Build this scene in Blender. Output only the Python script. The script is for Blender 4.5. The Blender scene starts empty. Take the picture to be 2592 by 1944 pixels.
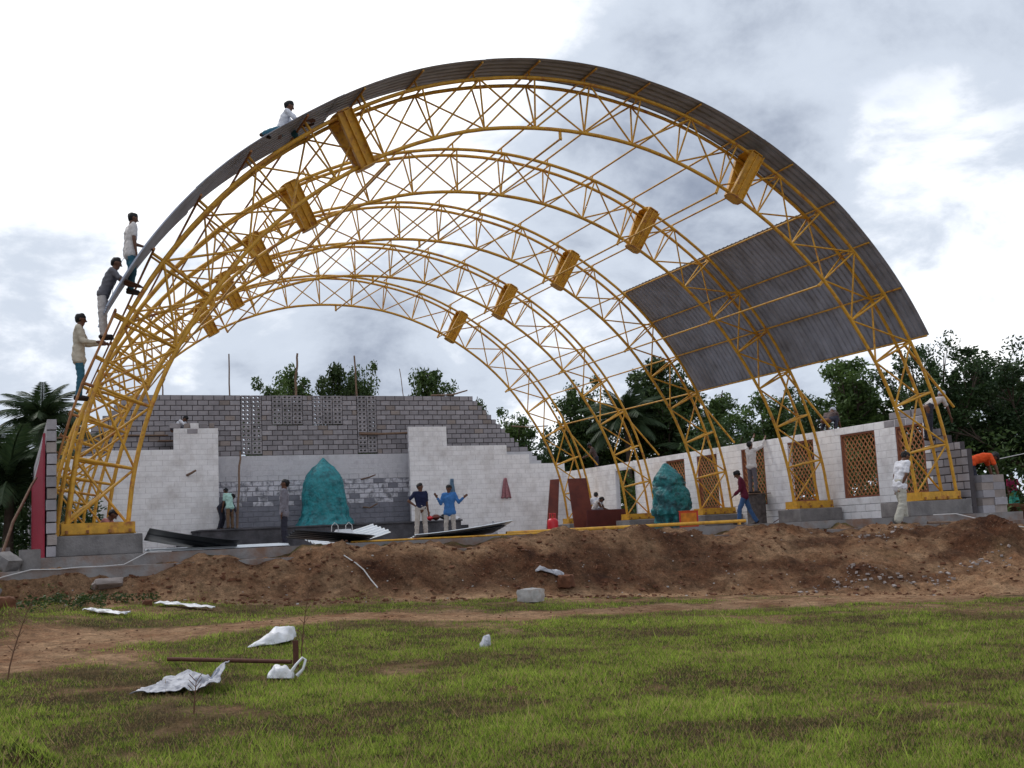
import bpy, math, random
import numpy as np
from mathutils import Vector, Matrix, noise, Quaternion
C = bpy.context.scene.collection
R = math.radians
rnd = random.Random(7)

# ------------------------------------------------------------------ camera, sky, sun, exposure
cam_d = bpy.data.cameras.new('camera'); cam = bpy.data.objects.new('camera', cam_d); C.objects.link(cam)
bpy.context.scene.camera = cam
cam_d.sensor_width = 36.0; cam_d.lens = 2931.98/2592*36; cam_d.clip_end = 3000; cam_d.clip_start = .05
yaw, pitch, roll = 0.41287, 0.130558, -0.048035
_f = Vector((math.sin(yaw)*math.cos(pitch), math.cos(yaw)*math.cos(pitch), math.sin(pitch)))
_r = Vector((math.cos(yaw), -math.sin(yaw), 0)); _u = _r.cross(_f)
_r2 = _r*math.cos(roll)+_u*math.sin(roll); _u2 = -_r*math.sin(roll)+_u*math.cos(roll)
CAM = Vector((-10.9346, -21.7076, -0.5753))
cam.matrix_world = Matrix(((_r2.x,_u2.x,-_f.x,CAM.x),(_r2.y,_u2.y,-_f.y,CAM.y),(_r2.z,_u2.z,-_f.z,CAM.z),(0,0,0,1)))

SUN_EL, SUN_AZ = R(52), R(-28)            # azimuth measured from +Y towards +X: high, beyond the hall and a little to the left
sdir = Vector((math.sin(SUN_AZ)*math.cos(SUN_EL), math.cos(SUN_AZ)*math.cos(SUN_EL), math.sin(SUN_EL)))
sl = bpy.data.lights.new('sun', 'SUN'); sl.energy = 1.5; sl.angle = R(12); sl.color = (1, .96, .9)
so = bpy.data.objects.new('sun', sl); C.objects.link(so)
so.rotation_euler = (-sdir).to_track_quat('-Z', 'Y').to_euler(); so.location = (0, 0, 40)

W = bpy.data.worlds.new('World'); bpy.context.scene.world = W; W.use_nodes = True
nt = W.node_tree; nt.nodes.clear(); NL = nt.links
def wn(t, **k):
    n = nt.nodes.new(t)
    for a, b in k.items(): setattr(n, a, b)
    return n
def wmath(op, a, b=None, c=None, clamp=False):
    n = wn('ShaderNodeMath', operation=op); n.use_clamp = clamp
    for i, v in enumerate((a, b, c)):
        if v is None: continue
        if isinstance(v, (int, float)): n.inputs[i].default_value = v
        else: NL.new(v, n.inputs[i])
    return n.outputs[0]
wo = wn('ShaderNodeOutputWorld'); bg = wn('ShaderNodeBackground'); bg.inputs[1].default_value = 0.1
sky = wn('ShaderNodeTexSky', sky_type='NISHITA', sun_disc=False); sky.sun_elevation = SUN_EL; sky.sun_rotation = SUN_AZ
tc = wn('ShaderNodeTexCoord'); sep = wn('ShaderNodeSeparateXYZ'); NL.new(tc.outputs['Generated'], sep.inputs[0])
zz = wmath('ADD', wmath('MAXIMUM', sep.outputs[2], 0.0), 0.42)
comb = wn('ShaderNodeCombineXYZ'); NL.new(wmath('DIVIDE', sep.outputs[0], zz), comb.inputs[0]); NL.new(wmath('DIVIDE', sep.outputs[1], zz), comb.inputs[1])
def wnoise(scale, detail, rough, off, dist=0.0):
    m = wn('ShaderNodeMapping'); m.inputs['Location'].default_value = off; NL.new(comb.outputs[0], m.inputs[0])
    n = wn('ShaderNodeTexNoise'); n.inputs['Scale'].default_value = scale; n.inputs['Detail'].default_value = detail
    n.inputs['Roughness'].default_value = rough; n.inputs['Distortion'].default_value = dist
    NL.new(m.outputs[0], n.inputs[0]); return n.outputs[0]
big = wnoise(1.5, 8, .56, (3.1, 1.7, .4), .15); fine = wnoise(4.6, 9, .6, (8.3, 2.2, 1.4), .25)
# thickness of the cloud deck: broad masses (directions) and billows (noise)
def lobe(d, width, amt):
    d = Vector(d).normalized()
    n = wn('ShaderNodeVectorMath', operation='DOT_PRODUCT'); NL.new(tc.outputs['Generated'], n.inputs[0]); n.inputs[1].default_value = d
    t = wmath('SUBTRACT', n.outputs['Value'], math.cos(R(width)))
    t = wmath('DIVIDE', t, 1-math.cos(R(width)), clamp=True)
    return wmath('MULTIPLY', wmath('SMOOTH_MIN', t, 1, .3), amt)
thick = wmath('ADD', wmath('SUBTRACT', big, .11), wmath('MULTIPLY', fine, .95))
LOBES = [((.09, .94, .33), 15, -.3), ((-.3, .9, .35), 35, -.14), ((.066, .985, .155), 9, .24), ((.0, .98, .2), 5, .08), ((.24, .95, .19), 7, .22), ((.12, .93, .36), 3, .1), ((.29, .86, .42), 11, -.12), ((.33, .9, .26), 7, -.06), ((.46, .82, .31), 7, .1), ((.59, .754, .3), 9, .05), ((.55, .74, .4), 10, .02), ((.69, .7, .16), 8, -.22), ((.63, .73, .245), 4, -.1), ((.69, .63, .37), 7, .12), ((.66, .69, .3), 4, -.1), ((.43, .885, .185), 6, .06), ((.5, .86, .12), 8, -.12)]
for d, w_, a_ in LOBES: thick = wmath('ADD', thick, lobe(d, w_, a_))
thick = wmath('ADD', wmath('MULTIPLY', wmath('SUBTRACT', thick, .15), .82), .07)
ramp = wn('ShaderNodeValToRGB'); NL.new(thick, ramp.inputs[0])
cr = ramp.color_ramp; cr.interpolation = 'EASE'
cr.elements[0].position = .36; cr.elements[0].color = (1.0, 1.0, 1.0, 1)
cr.elements[1].position = .96; cr.elements[1].color = (.2, .235, .31, 1)
e = cr.elements.new(.48); e.color = (.78, .81, .86, 1)
e = cr.elements.new(.64); e.color = (.47, .52, .6, 1)
gap = wmath('SUBTRACT', .36, fine); gap = wmath('MULTIPLY', gap, 3.0, clamp=True)
scl = wn('ShaderNodeVectorMath', operation='SCALE'); NL.new(ramp.outputs[0], scl.inputs[0]); scl.inputs['Scale'].default_value = 12.4
mixw = wn('ShaderNodeMix', data_type='RGBA'); NL.new(gap, mixw.inputs[0])
NL.new(scl.outputs[0], mixw.inputs[6]); NL.new(sky.outputs[0], mixw.inputs[7])
NL.new(mixw.outputs[2], bg.inputs[0]); NL.new(bg.outputs[0], wo.inputs[0])
vs = bpy.context.scene.view_settings
vs.view_transform = 'Standard'; vs.look = 'None'; vs.exposure = 0.2; vs.gamma = 1.0; vs.use_curve_mapping = False
bpy.context.scene.cycles.max_bounces = 6; bpy.context.scene.cycles.transparent_max_bounces = 4

# ------------------------------------------------------------------ materials
def mat(name, col, rough=.8, var=.18, scale=6., rand=.0, bump=.25, bscale=40., metal=0., col2=None, c2at=.5, c2w=.12, spec=.3, attr=None, c2scale=None, bdist=.02):
    m = bpy.data.materials.new(name); m.use_nodes = True; t = m.node_tree; L = t.links
    b = t.nodes['Principled BSDF']; b.inputs['Roughness'].default_value = rough; b.inputs['Metallic'].default_value = metal
    b.inputs['Specular IOR Level'].default_value = spec
    g = t.nodes.new('ShaderNodeNewGeometry')
    n = t.nodes.new('ShaderNodeTexNoise'); n.inputs['Scale'].default_value = scale; n.inputs['Detail'].default_value = 6; n.inputs['Roughness'].default_value = .6
    L.new(g.outputs['Position'], n.inputs[0])
    mr = t.nodes.new('ShaderNodeMapRange'); mr.inputs[1].default_value = .3; mr.inputs[2].default_value = .7
    mr.inputs[3].default_value = 1-var; mr.inputs[4].default_value = 1+var; L.new(n.outputs[0], mr.inputs[0])
    fac = mr.outputs[0]
    if rand:
        oi = t.nodes.new('ShaderNodeObjectInfo'); r2 = t.nodes.new('ShaderNodeMapRange'); r2.inputs[3].default_value = 1-rand; r2.inputs[4].default_value = 1+rand
        L.new(oi.outputs['Random'], r2.inputs[0]); mm = t.nodes.new('ShaderNodeMath'); mm.operation = 'MULTIPLY'
        L.new(fac, mm.inputs[0]); L.new(r2.outputs[0], mm.inputs[1]); fac = mm.outputs[0]
    base = None
    if col2:
        n2 = t.nodes.new('ShaderNodeTexNoise'); n2.inputs['Scale'].default_value = c2scale or scale*.6; n2.inputs['Detail'].default_value = 8; n2.inputs['Roughness'].default_value = .65
        L.new(g.outputs['Position'], n2.inputs[0])
        m2 = t.nodes.new('ShaderNodeMapRange'); m2.inputs[1].default_value = c2at-c2w; m2.inputs[2].default_value = c2at+c2w; L.new(n2.outputs[0], m2.inputs[0])
        mx = t.nodes.new('ShaderNodeMix'); mx.data_type = 'RGBA'; mx.inputs[6].default_value = (*col, 1); mx.inputs[7].default_value = (*col2, 1)
        L.new(m2.outputs[0], mx.inputs[0]); base = mx.outputs[2]
    vm = t.nodes.new('ShaderNodeVectorMath'); vm.operation = 'SCALE'; L.new(fac, vm.inputs['Scale'])
    if attr:
        a = t.nodes.new('ShaderNodeAttribute'); a.attribute_name = attr; L.new(a.outputs['Color'], vm.inputs[0])
    elif base: L.new(base, vm.inputs[0])
    else: vm.inputs[0].default_value = col
    L.new(vm.outputs[0], b.inputs['Base Color'])
    if bump:
        n3 = t.nodes.new('ShaderNodeTexNoise'); n3.inputs['Scale'].default_value = bscale; n3.inputs['Detail'].default_value = 5; L.new(g.outputs['Position'], n3.inputs[0])
        bp = t.nodes.new('ShaderNodeBump'); bp.inputs['Strength'].default_value = bump; bp.inputs['Distance'].default_value = bdist
        L.new(n3.outputs[0], bp.inputs['Height']); L.new(bp.outputs[0], b.inputs['Normal'])
    return m
MT = {}
MT['yellow'] = mat('yellow_paint', (.58, .3, .028), .45, .22, 9, 0, .1, 60, col2=(.33, .11, .03), c2at=.6, c2w=.07, spec=.4)
MT['rust'] = mat('oxide_paint', (.36, .16, .05), .6, .25, 12, 0, .2, 60, col2=(.22, .08, .04), c2at=.55)
MT['sheet'] = mat('roof_sheet_metal', (.3, .325, .39), .45, .2, 2.5, .06, .05, 30, metal=.2, col2=(.22, .225, .25), c2at=.6)
MT['sheetw'] = mat('bare_sheet', (.62, .64, .66), .35, .12, 3, 0, .05, 30, metal=.5)
MT['black'] = mat('black_sheet', (.012, .016, .024), .4, .2, 4, 0, .05, 30, spec=.4)
MT['conc'] = mat('concrete', (.21, .195, .19), .9, .22, 3, 0, .5, 35, col2=(.12, .11, .11), c2at=.58)
MT['concd'] = mat('dark_concrete', (.1, .098, .11), .85, .25, 2.5, 0, .4, 30, col2=(.05, .05, .056), c2at=.5)
MT['plinth'] = mat('plinth_concrete', (.23, .215, .21), .9, .25, 2.2, 0, .5, 30, col2=(.2, .11, .07), c2at=.56, c2w=.1)
MT['block'] = mat('grey_block', (.31, .29, .305), .92, .14, 5, .2, .5, 60)
MT['blockw'] = mat('warm_block', (.3, .255, .235), .92, .14, 5, .15, .5, 60)
MT['mortar'] = mat('mortar', (.075, .065, .068), .95, .2, 8, 0, .5, 40)
MT['wmortar'] = mat('painted_mortar', (.62, .59, .6), .9, .1, 8, 0, .3, 40)
MT['white'] = mat('white_washed_block', (.88, .865, .87), .85, .07, 5, .025, .35, 60, col2=(.64, .61, .6), c2at=.6, c2w=.13, c2scale=1.7)
MT['offw'] = mat('thin_whitewash', (.64, .63, .66), .85, .16, 2.0, .07, .35, 60, col2=(.36, .35, .38), c2at=.6, c2w=.14, c2scale=2)
MT['patch'] = mat('patchy_block', (.62, .61, .66), .85, .14, 6, .12, .35, 60, col2=(.18, .18, .2), c2at=.55, c2w=.1, c2scale=5)
MT['dado'] = mat('dark_wash_block', (.22, .22, .255), .85, .18, 3, .05, .35, 60, col2=(.22, .22, .25), c2at=.6)
MT['teal'] = mat('teal_tarp', (.006, .2, .225), .42, .3, 7, 0, .5, 14, spec=.5, col2=(.004, .12, .14), c2at=.55, c2w=.06, c2scale=3, bdist=.05)
MT['teal2'] = mat('faded_teal_tarp', (.012, .18, .19), .5, .35, 7, 0, .5, 14, spec=.5, col2=(.006, .07, .08), c2at=.52, c2w=.06, c2scale=3, bdist=.1)
MT['wood'] = mat('weathered_pole', (.2, .13, .09), .85, .3, 14, 0, .5, 50)
MT['frame'] = mat('wood_frame', (.24, .085, .045), .6, .2, 10, 0, .2, 60)
MT['slat'] = mat('wood_slat', (.4, .17, .07), .6, .2, 10, .12, .2, 60)
MT['ply'] = mat('red_brown_board', (.16, .035, .02), .5, .2, 3, 0, .15, 40, col2=(.1, .022, .016), c2at=.5)
MT['plyd'] = mat('dark_red_board', (.085, .016, .014), .45, .2, 3, 0, .1, 40)
MT['red'] = mat('red_gas_paint', (.55, .01, .02), .35, .1, 5, 0, .05, 30, spec=.5)
MT['crim'] = mat('crimson_sheet', (.26, .01, .03), .6, .2, 6, 0, .15, 40)
MT['orange'] = mat('orange_box_paint', (.62, .09, .02), .5, .2, 6, 0, .1, 40)
MT['amber'] = mat('amber_panel', (.6, .2, .015), .45, .3, 6, 0, .1, 40)
MT['drum'] = mat('tarry_drum', (.09, .075, .07), .7, .4, 10, 0, .4, 40)
MT['plastic'] = mat('white_plastic_bag', (.66, .66, .68), .4, .12, 8, 0, .4, 40, spec=.5, col2=(.5, .47, .42), c2at=.62)
MT['sack'] = mat('woven_sack', (.46, .46, .49), .65, .2, 8, 0, .5, 60, col2=(.25, .25, .28), c2at=.52, c2w=.08, c2scale=9)
MT['skin'] = mat('brown_skin', (.13, .06, .036), .55, .1, 12, 0, .05, 80)
MT['hair'] = mat('black_hair', (.008, .007, .008), .6, .3, 30, 0, .4, 200)
MT['eye'] = mat('eye', (.02, .015, .015), .2, 0, 5, 0, 0)
MT['sole'] = mat('dark_footwear', (.03, .022, .02), .6, .2, 20)
MT['stone'] = mat('pale_stone', (.42, .4, .38), .9, .2, 8, 0, .5, 30, col2=(.3, .2, .14), c2at=.6)
MT['clod'] = mat('earth_clod', (.12, .05, .026), .95, .35, 8, 0, .6, 25)
MT['bark'] = mat('bark', (.09, .065, .05), .9, .3, 8, 0, .6, 20)
MT['iron'] = mat('rusty_iron', (.09, .035, .022), .8, .3, 14, 0, .3, 60)
MT['rope'] = mat('pale_rope', (.55, .53, .52), .8, .1, 10)
MT['cable'] = mat('dark_cable', (.03, .03, .035), .6, .1, 10)
def cloth(n, c, v=.12): return mat(n, c, .85, v, 14, 0, .35, 45)
def leafmat(name, c1, c2, tr=.25, rand=0.):
    m = bpy.data.materials.new(name); m.use_nodes = True; t = m.node_tree; L = t.links; t.nodes.clear()
    o = t.nodes.new('ShaderNodeOutputMaterial'); d = t.nodes.new('ShaderNodeBsdfPrincipled'); d.inputs['Roughness'].default_value = .55; d.inputs['Specular IOR Level'].default_value = .25
    tl = t.nodes.new('ShaderNodeBsdfTranslucent'); ms = t.nodes.new('ShaderNodeMixShader'); ms.inputs[0].default_value = tr
    a = t.nodes.new('ShaderNodeAttribute'); a.attribute_name = 'tint'; mx = t.nodes.new('ShaderNodeMix'); mx.data_type = 'RGBA'
    mx.inputs[6].default_value = (*c1, 1); mx.inputs[7].default_value = (*c2, 1); L.new(a.outputs['Fac'], mx.inputs[0])
    col = mx.outputs[2]
    if rand:
        oi = t.nodes.new('ShaderNodeObjectInfo'); r2 = t.nodes.new('ShaderNodeMapRange'); r2.inputs[3].default_value = 1-rand; r2.inputs[4].default_value = 1+rand
        L.new(oi.outputs['Random'], r2.inputs[0]); vm = t.nodes.new('ShaderNodeVectorMath'); vm.operation = 'SCALE'; L.new(col, vm.inputs[0]); L.new(r2.outputs[0], vm.inputs['Scale']); col = vm.outputs[0]
    L.new(col, d.inputs['Base Color']); L.new(col, tl.inputs[0]); L.new(d.outputs[0], ms.inputs[1]); L.new(tl.outputs[0], ms.inputs[2]); L.new(ms.outputs[0], o.inputs[0])
    return m
MT['leaf'] = leafmat('leaf_green', (.024, .048, .014), (.09, .14, .035), .25, .3)
MT['leafd'] = leafmat('leaf_dark', (.018, .04, .018), (.065, .11, .034), .25, .25)
MT['palm'] = leafmat('palm_leaf', (.014, .034, .016), (.06, .09, .035), .25, .15)

# ------------------------------------------------------------------ object helpers
WM = {}                                        # world matrix of each parent
def link(name, data, parent=None, mw=None):
    o = bpy.data.objects.new(name, data); C.objects.link(o)
    mw = Matrix.Identity(4) if mw is None else mw
    if parent is not None:
        o.parent = parent; o.matrix_local = WM[parent.name].inverted() @ mw
    else: o.matrix_world = mw
    WM[o.name] = mw
    return o
def tag(o, label=None, cat=None, group=None, kind=None):
    if label: o['label'] = label
    if cat: o['category'] = cat
    if group: o['group'] = group
    if kind: o['kind'] = kind
    return o
def thing(name, label, cat, loc=(0, 0, 0), group=None):
    return tag(link(name, None, None, Matrix.Translation(loc)), label, cat, group)
def copy_tree(o, dM, parent=None):
    c = o.copy(); C.objects.link(c); WM[c.name] = dM @ WM[o.name]
    if parent is not None: c.parent = parent; c.matrix_local = WM[parent.name].inverted() @ WM[c.name]
    else: c.matrix_world = WM[c.name]
    for ch in [x for x in o.children]: copy_tree(ch, dM, c)
    return c
class MB:
    def __init__(s): s.v = []; s.f = []; s.m = []
    def add(s, v, f, mi=0):
        b = len(s.v); s.v += [tuple(p) for p in v]; s.f += [tuple(i+b for i in q) for q in f]; s.m += [mi]*len(f)
    def box(s, c, d, M=None, mi=0):
        v = [Vector((c[0]+sx*d[0]/2, c[1]+sy*d[1]/2, c[2]+sz*d[2]/2)) for sz in (-1, 1) for sy in (-1, 1) for sx in (-1, 1)]
        if M is not None: v = [M @ p for p in v]
        s.add(v, [(0, 2, 3, 1), (4, 5, 7, 6), (0, 1, 5, 4), (2, 6, 7, 3), (0, 4, 6, 2), (1, 3, 7, 5)], mi)
    def tube(s, P, r, n=8, cap=True, mi=0):
        P = [Vector(p) for p in P]; rr = r if isinstance(r, (list, tuple)) else [r]*len(P)
        T = [(P[min(i+1, len(P)-1)]-P[max(i-1, 0)]).normalized() for i in range(len(P))]
        up = Vector((0, 0, 1)) if abs(T[0].z) < .9 else Vector((1, 0, 0)); a = T[0].cross(up).normalized()
        b0 = len(s.v)
        for p, t, q in zip(P, T, rr):
            a = (a-t*a.dot(t)).normalized(); b = t.cross(a)
            for k in range(n):
                w = 2*math.pi*k/n; s.v.append(tuple(p+(a*math.cos(w)+b*math.sin(w))*q))
        for i in range(len(P)-1):
            for k in range(n):
                k2 = (k+1) % n; s.f.append((b0+i*n+k, b0+i*n+k2, b0+(i+1)*n+k2, b0+(i+1)*n+k)); s.m.append(mi)
        if cap:
            s.f.append(tuple(b0+k for k in reversed(range(n)))); s.f.append(tuple(b0+(len(P)-1)*n+k for k in range(n))); s.m += [mi, mi]
    def mesh(s, name, mats, smooth=False):
        me = bpy.data.meshes.new(name); me.from_pydata(s.v, [], s.f)
        for m in (mats if isinstance(mats, (list, tuple)) else [mats]): me.materials.append(m)
        if any(s.m): me.polygons.foreach_set('material_index', s.m)
        if smooth:
            me.polygons.foreach_set('use_smooth', [True]*len(me.polygons))
            try: me.set_sharp_from_angle(angle=R(45))
            except Exception: pass
        me.update(); return me
    def part(s, name, mats, parent=None, smooth=False, loc=None):
        """one mesh object; the vertices are in world space"""
        if loc is None and parent is None:
            a = np.array(s.v); loc = (float(a[:, 0].mean()), float(a[:, 1].mean()), float(a[:, 2].min()))
        if loc is not None: s.v = [(x-loc[0], y-loc[1], z-loc[2]) for x, y, z in s.v]
        return link(name, s.mesh(name, mats, smooth), parent, Matrix.Translation(loc) if loc is not None else None)
def capsule(mb, p, r0, q, r1, n=10, rings=3):
    p = Vector(p); q = Vector(q); t = (q-p); L = t.length; t = t/L if L > 1e-6 else Vector((0, 0, 1))
    P = []; rr = []
    for i in range(rings+1):
        a = math.pi/2*i/(rings+.0)
        P.append(p-t*r0*math.cos(a)); rr.append(max(1e-4, r0*math.sin(a)))
    for i in range(rings+1):
        a = math.pi/2*(1-i/(rings+.0))
        P.append(q+t*r1*math.cos(a)); rr.append(max(1e-4, r1*math.sin(a)))
    mb.tube(P, rr, n)
CYL = {}
def unit_cyl(m, n=8):
    if (m, n) not in CYL:
        b = MB(); b.tube([(0, 0, 0), (0, 0, 1)], 1, n); CYL[(m, n)] = b.mesh('bar', MT[m], True)
    return CYL[(m, n)]
def bar(name, p, q, r, m, parent=None, n=8):
    p = Vector(p); q = Vector(q); d = q-p
    return link(name, unit_cyl(m, n), parent, Matrix.Translation(p) @ d.to_track_quat('Z', 'Y').to_matrix().to_4x4() @ Matrix.Diagonal((r, r, d.length, 1)))
def boxpart(name, c, d, m, parent=None, M=None):
    b = MB(); b.box(c, d, M); return b.part(name, MT[m], parent)
def nz(x, y, z=0, s=1.): return noise.noise(Vector((x*s, y*s, z*s)))

# ------------------------------------------------------------------ the ground
def lt(t, x):
    if x <= t[0][0]: return t[0][1]
    for (a, b), (c, d) in zip(t, t[1:]):
        if x <= c: return b+(d-b)*(x-a)/(c-a)
    return t[-1][1]
def sm(a, b, x):
    t = max(0., min(1., (x-a)/(b-a))); return t*t*(3-2*t)
FOOT = [(-40, -1.0), (-14, -1.9), (-10.4, -2.2), (-6.9, -3.0), (.5, -3.9), (4, -5.5), (10, -7.2), (40, -9)]
ZF = [(-40, -1.0), (-14, -1.1), (-10.4, -1.2), (-6.9, -1.4), (.5, -1.75), (4, -1.95), (10, -2.1), (40, -2.1)]
CREST = [(-40, -.85), (-11.5, -.85), (-9.5, -.87), (-7.5, -.75), (-6, -.66), (1, -.68), (4, -.72), (6, -.76), (8, -.86), (12, -.84), (40, -.9)]
PATH = [(-12.5, -9.2, 1.2), (-10.8, -8.2, 1.3), (-10.2, -7.1, 1.1), (-8.8, -6.9, .62), (-6.5, -6.0, .5), (-4.5, -6.8, .6), (-1.9, -6.6, .6), (1.2, -6.4, .7), (6.3, -5.6, .9), (20, -6, 1.)]
MOUND = (7.5, -3.7)
def ground_base(x, y):
    yf = lt(FOOT, x); zf = lt(ZF, x); c = lt(CREST, x)
    if y < yf: return zf+(-2.05-zf)*max(0, min(1, (yf-y)/(yf+15.5)))
    if y < -1.9:
        t = (y-yf)/(-1.9-yf); return zf+(c-zf)*(sm(0, 1, t)*.5+.5*t)
    return c
def pathd(x, y):
    best = 9
    for (a, b, w), (c, d, w2) in zip(PATH, PATH[1:]):
        t = max(0, min(1, ((x-a)*(c-a)+(y-b)*(d-b))/((c-a)**2+(d-b)**2)))
        best = min(best, math.hypot(x-a-(c-a)*t, y-b-(d-b)*t)/(w+(w2-w)*t))
    return best
def ground(x, y):
    """height, grass cover, dark earth"""
    z = ground_base(x, y); yf = lt(FOOT, x)
    if y > 24 or abs(x) > 45 or y < -30: return z+nz(x, y, 1, .15)*.15, .9, 0
    s = y-yf                                             # >0 on the bank
    pd = pathd(x, y)
    bank = sm(-.25, .5, s)*(1-sm(-1.45, -1.0, y)) if abs(x) < 30 else 0
    z += bank*(nz(x, y, 3, .9)*.17+nz(x, y, 5, 2.3)*.11+abs(nz(x, y, 9, 4.5))*.1+nz(x, y, 19, 8.)*.045)
    z += nz(x, y, 2, .5)*.05*(1-bank)+nz(x, y, 7, 2.)*.022+nz(x, y, 7, 6.)*.012
    d = math.hypot(x-MOUND[0], y-MOUND[1]-.3*(x-MOUND[0]))
    z += .52*math.exp(-(d/1.0)**2)*(1+nz(x, y, 4, 2.)*.5)
    d2 = math.hypot(x-3.4, y+4.4); z += .22*math.exp(-(d2/.45)**2)
    d3 = math.hypot(x+11.6, y+5.6); z += .34*math.exp(-(d3/.8)**2)*(1+nz(x, y, 4, 3.))
    d4 = math.hypot(x+10.87, y+13.3); z += .16*math.exp(-(d4/.22)**2)*(1+nz(x, y, 4, 9.))
    g = 1-sm(-1.5, .1, s+nz(x, y, 11, 1.1)*1.1+nz(x, y, 12, 3.5)*.6); g = max(g, .5*sm(.1, .5, nz(x, y, 61, 1.2))*bank*sm(2, 5, x)*(1-sm(1.2, 2.5, s)))
    pn = pd+nz(x, y, 13, 1.3)*.55+nz(x, y, 15, 4)*.2
    g *= sm(.6, 1.35, pn)
    bare = nz(x, y, 21, .55)+nz(x, y, 23, 2.4)*.45+sm(-3, 3, x)*.14
    g *= 1-.6*sm(.32, .6, bare)
    g *= 1-.92*sm(-.22, .2, nz(x*.6, y*1.5, 71, 1.)+.5*nz(x, y, 73, 3.))*(1-sm(1., 5.5+2.5*sm(-4, 2, x), -s))*(.55+.45*sm(-5, 0, x))
    if y > -1.5: g = .85
    dark = sm(.0, .6, nz(x, y, 31, .8)+nz(x, y, 33, 3.)*.5+.1)*.8*(bank*.6+.4)
    dark = max(dark, bank*(1-sm(-.5, 2.5, x+nz(x, y, 3, .5)*2))*sm(-7.2, -5.0, x+nz(x, y, 6, .9))*(1-.85*sm(-2.55, -2.0, y+nz(x, y, 9, 1.2)*.4))*(.85+.3*nz(x, y, 8, 2.)), .38*bank+.5*bank*sm(.0, .35, nz(x*.5, y*1.6, 51, 1.)))
    dark = max(dark, math.exp(-(d/1.3)**2), math.exp(-(d2/.6)**2), .9*math.exp(-(d4/.3)**2))
    if pd < 1: dark *= .3
    return z, max(0, min(1, g)), max(0, min(1, dark))
def axis(lo, hi, step, far, grow=1.25):
    a = list(np.arange(lo, hi, step)); s = step; x = hi
    while x < far: a.append(x); s *= grow; x += s
    a.append(far); s = step; x = lo-step; pre = []
    while x > -far: pre.append(x); s *= grow; x -= s
    return [-far]+pre[::-1]+a
xs = axis(-13.5, 12, .085, 900); ys = axis(-17.5, 0, .085, 900)
gv = []; att = []
for y in ys:
    for x in xs:
        z, g, d = ground(x, y); gv.append((x, y, z)); att.append((g, d, 0, 1))
nx = len(xs); gf = [(j*nx+i, j*nx+i+1, (j+1)*nx+i+1, (j+1)*nx+i) for j in range(len(ys)-1) for i in range(nx-1)]
me = bpy.data.meshes.new('ground'); me.from_pydata(gv, [], gf); me.polygons.foreach_set('use_smooth', [True]*len(gf))
ca = me.color_attributes.new('cover', 'FLOAT_COLOR', 'POINT'); ca.data.foreach_set('color', np.array(att, dtype=np.float32).ravel())
gm = bpy.data.materials.new('earth_and_turf'); gm.use_nodes = True; t = gm.node_tree; L = t.links; b = t.nodes['Principled BSDF']
b.inputs['Roughness'].default_value = .95; b.inputs['Specular IOR Level'].default_value = .1
geo = t.nodes.new('ShaderNodeNewGeometry'); a = t.nodes.new('ShaderNodeAttribute'); a.attribute_name = 'cover'; sp = t.nodes.new('ShaderNodeSeparateColor'); L.new(a.outputs['Color'], sp.inputs[0])
def gnoise(s, d=8, r=.65):
    n = t.nodes.new('ShaderNodeTexNoise'); n.inputs['Scale'].default_value = s; n.inputs['Detail'].default_value = d; n.inputs['Roughness'].default_value = r; L.new(geo.outputs['Position'], n.inputs[0]); return n.outputs[0]
def gmix(f, c1, c2):
    m = t.nodes.new('ShaderNodeMix'); m.data_type = 'RGBA'; L.new(f, m.inputs[0])
    for i, c in ((6, c1), (7, c2)):
        if isinstance(c, tuple): m.inputs[i].default_value = (*c, 1)
        else: L.new(c, m.inputs[i])
    return m.outputs[2]
def grange(v, lo, hi, a_=0., b_=1.):
    m = t.nodes.new('ShaderNodeMapRange'); m.inputs[1].default_value = lo; m.inputs[2].default_value = hi; m.inputs[3].default_value = a_; m.inputs[4].default_value = b_; L.new(v, m.inputs[0]); return m.outputs[0]
sand = gmix(grange(gnoise(1.6), .35, .65), (.52, .33, .19), (.28, .14, .072))
earth = gmix(grange(gnoise(3.), .35, .65), (.115, .047, .024), (.045, .018, .011))
pebb = gmix(grange(gnoise(22, 3), .64, .68), gmix(sp.outputs[1], sand, earth), (.26, .17, .11))
turf = gmix(grange(gnoise(5), .4, .6), (.075, .075, .022), (.1, .06, .03))
fin = gmix(sp.outputs[0], pebb, turf); vm = t.nodes.new('ShaderNodeVectorMath'); vm.operation = 'SCALE'
L.new(fin, vm.inputs[0]); gm1 = t.nodes.new('ShaderNodeMath'); gm1.operation = 'MULTIPLY'; L.new(grange(gnoise(7, 10, .8), .36, .64, .5, 1.45), gm1.inputs[0]); L.new(grange(gnoise(34, 6, .8), .36, .64, .65, 1.35), gm1.inputs[1]); L.new(gm1.outputs[0], vm.inputs['Scale']); L.new(vm.outputs[0], b.inputs['Base Color'])
bp = t.nodes.new('ShaderNodeBump'); bp.inputs['Strength'].default_value = 1.; bp.inputs['Distance'].default_value = .12; L.new(gnoise(9, 12, .8), bp.inputs['Height']); L.new(bp.outputs[0], b.inputs['Normal'])
me.materials.append(gm); tag(link('ground', me), kind='structure')
def gz(x, y): return ground(x, y)[0]

# ------------------------------------------------------------------ floor slab and plinth
def bev_box(name, c, d, m, parent=None, bev=.012, M=None):
    o = boxpart(name, c, d, m, parent, M); md = o.modifiers.new('bevel', 'BEVEL'); md.width = bev; md.segments = 2; md.limit_method = 'ANGLE'; return o
SL = -.56
o = boxpart('floor_slab', (0, 11.35, SL-.3), (21.9, 25.3, .6), 'plinth'); tag(o, kind='structure')
o = boxpart('plinth_step', (0, -1.62, SL-.19-.3), (22.3, .62, .6), 'plinth'); tag(o, kind='structure')
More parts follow.
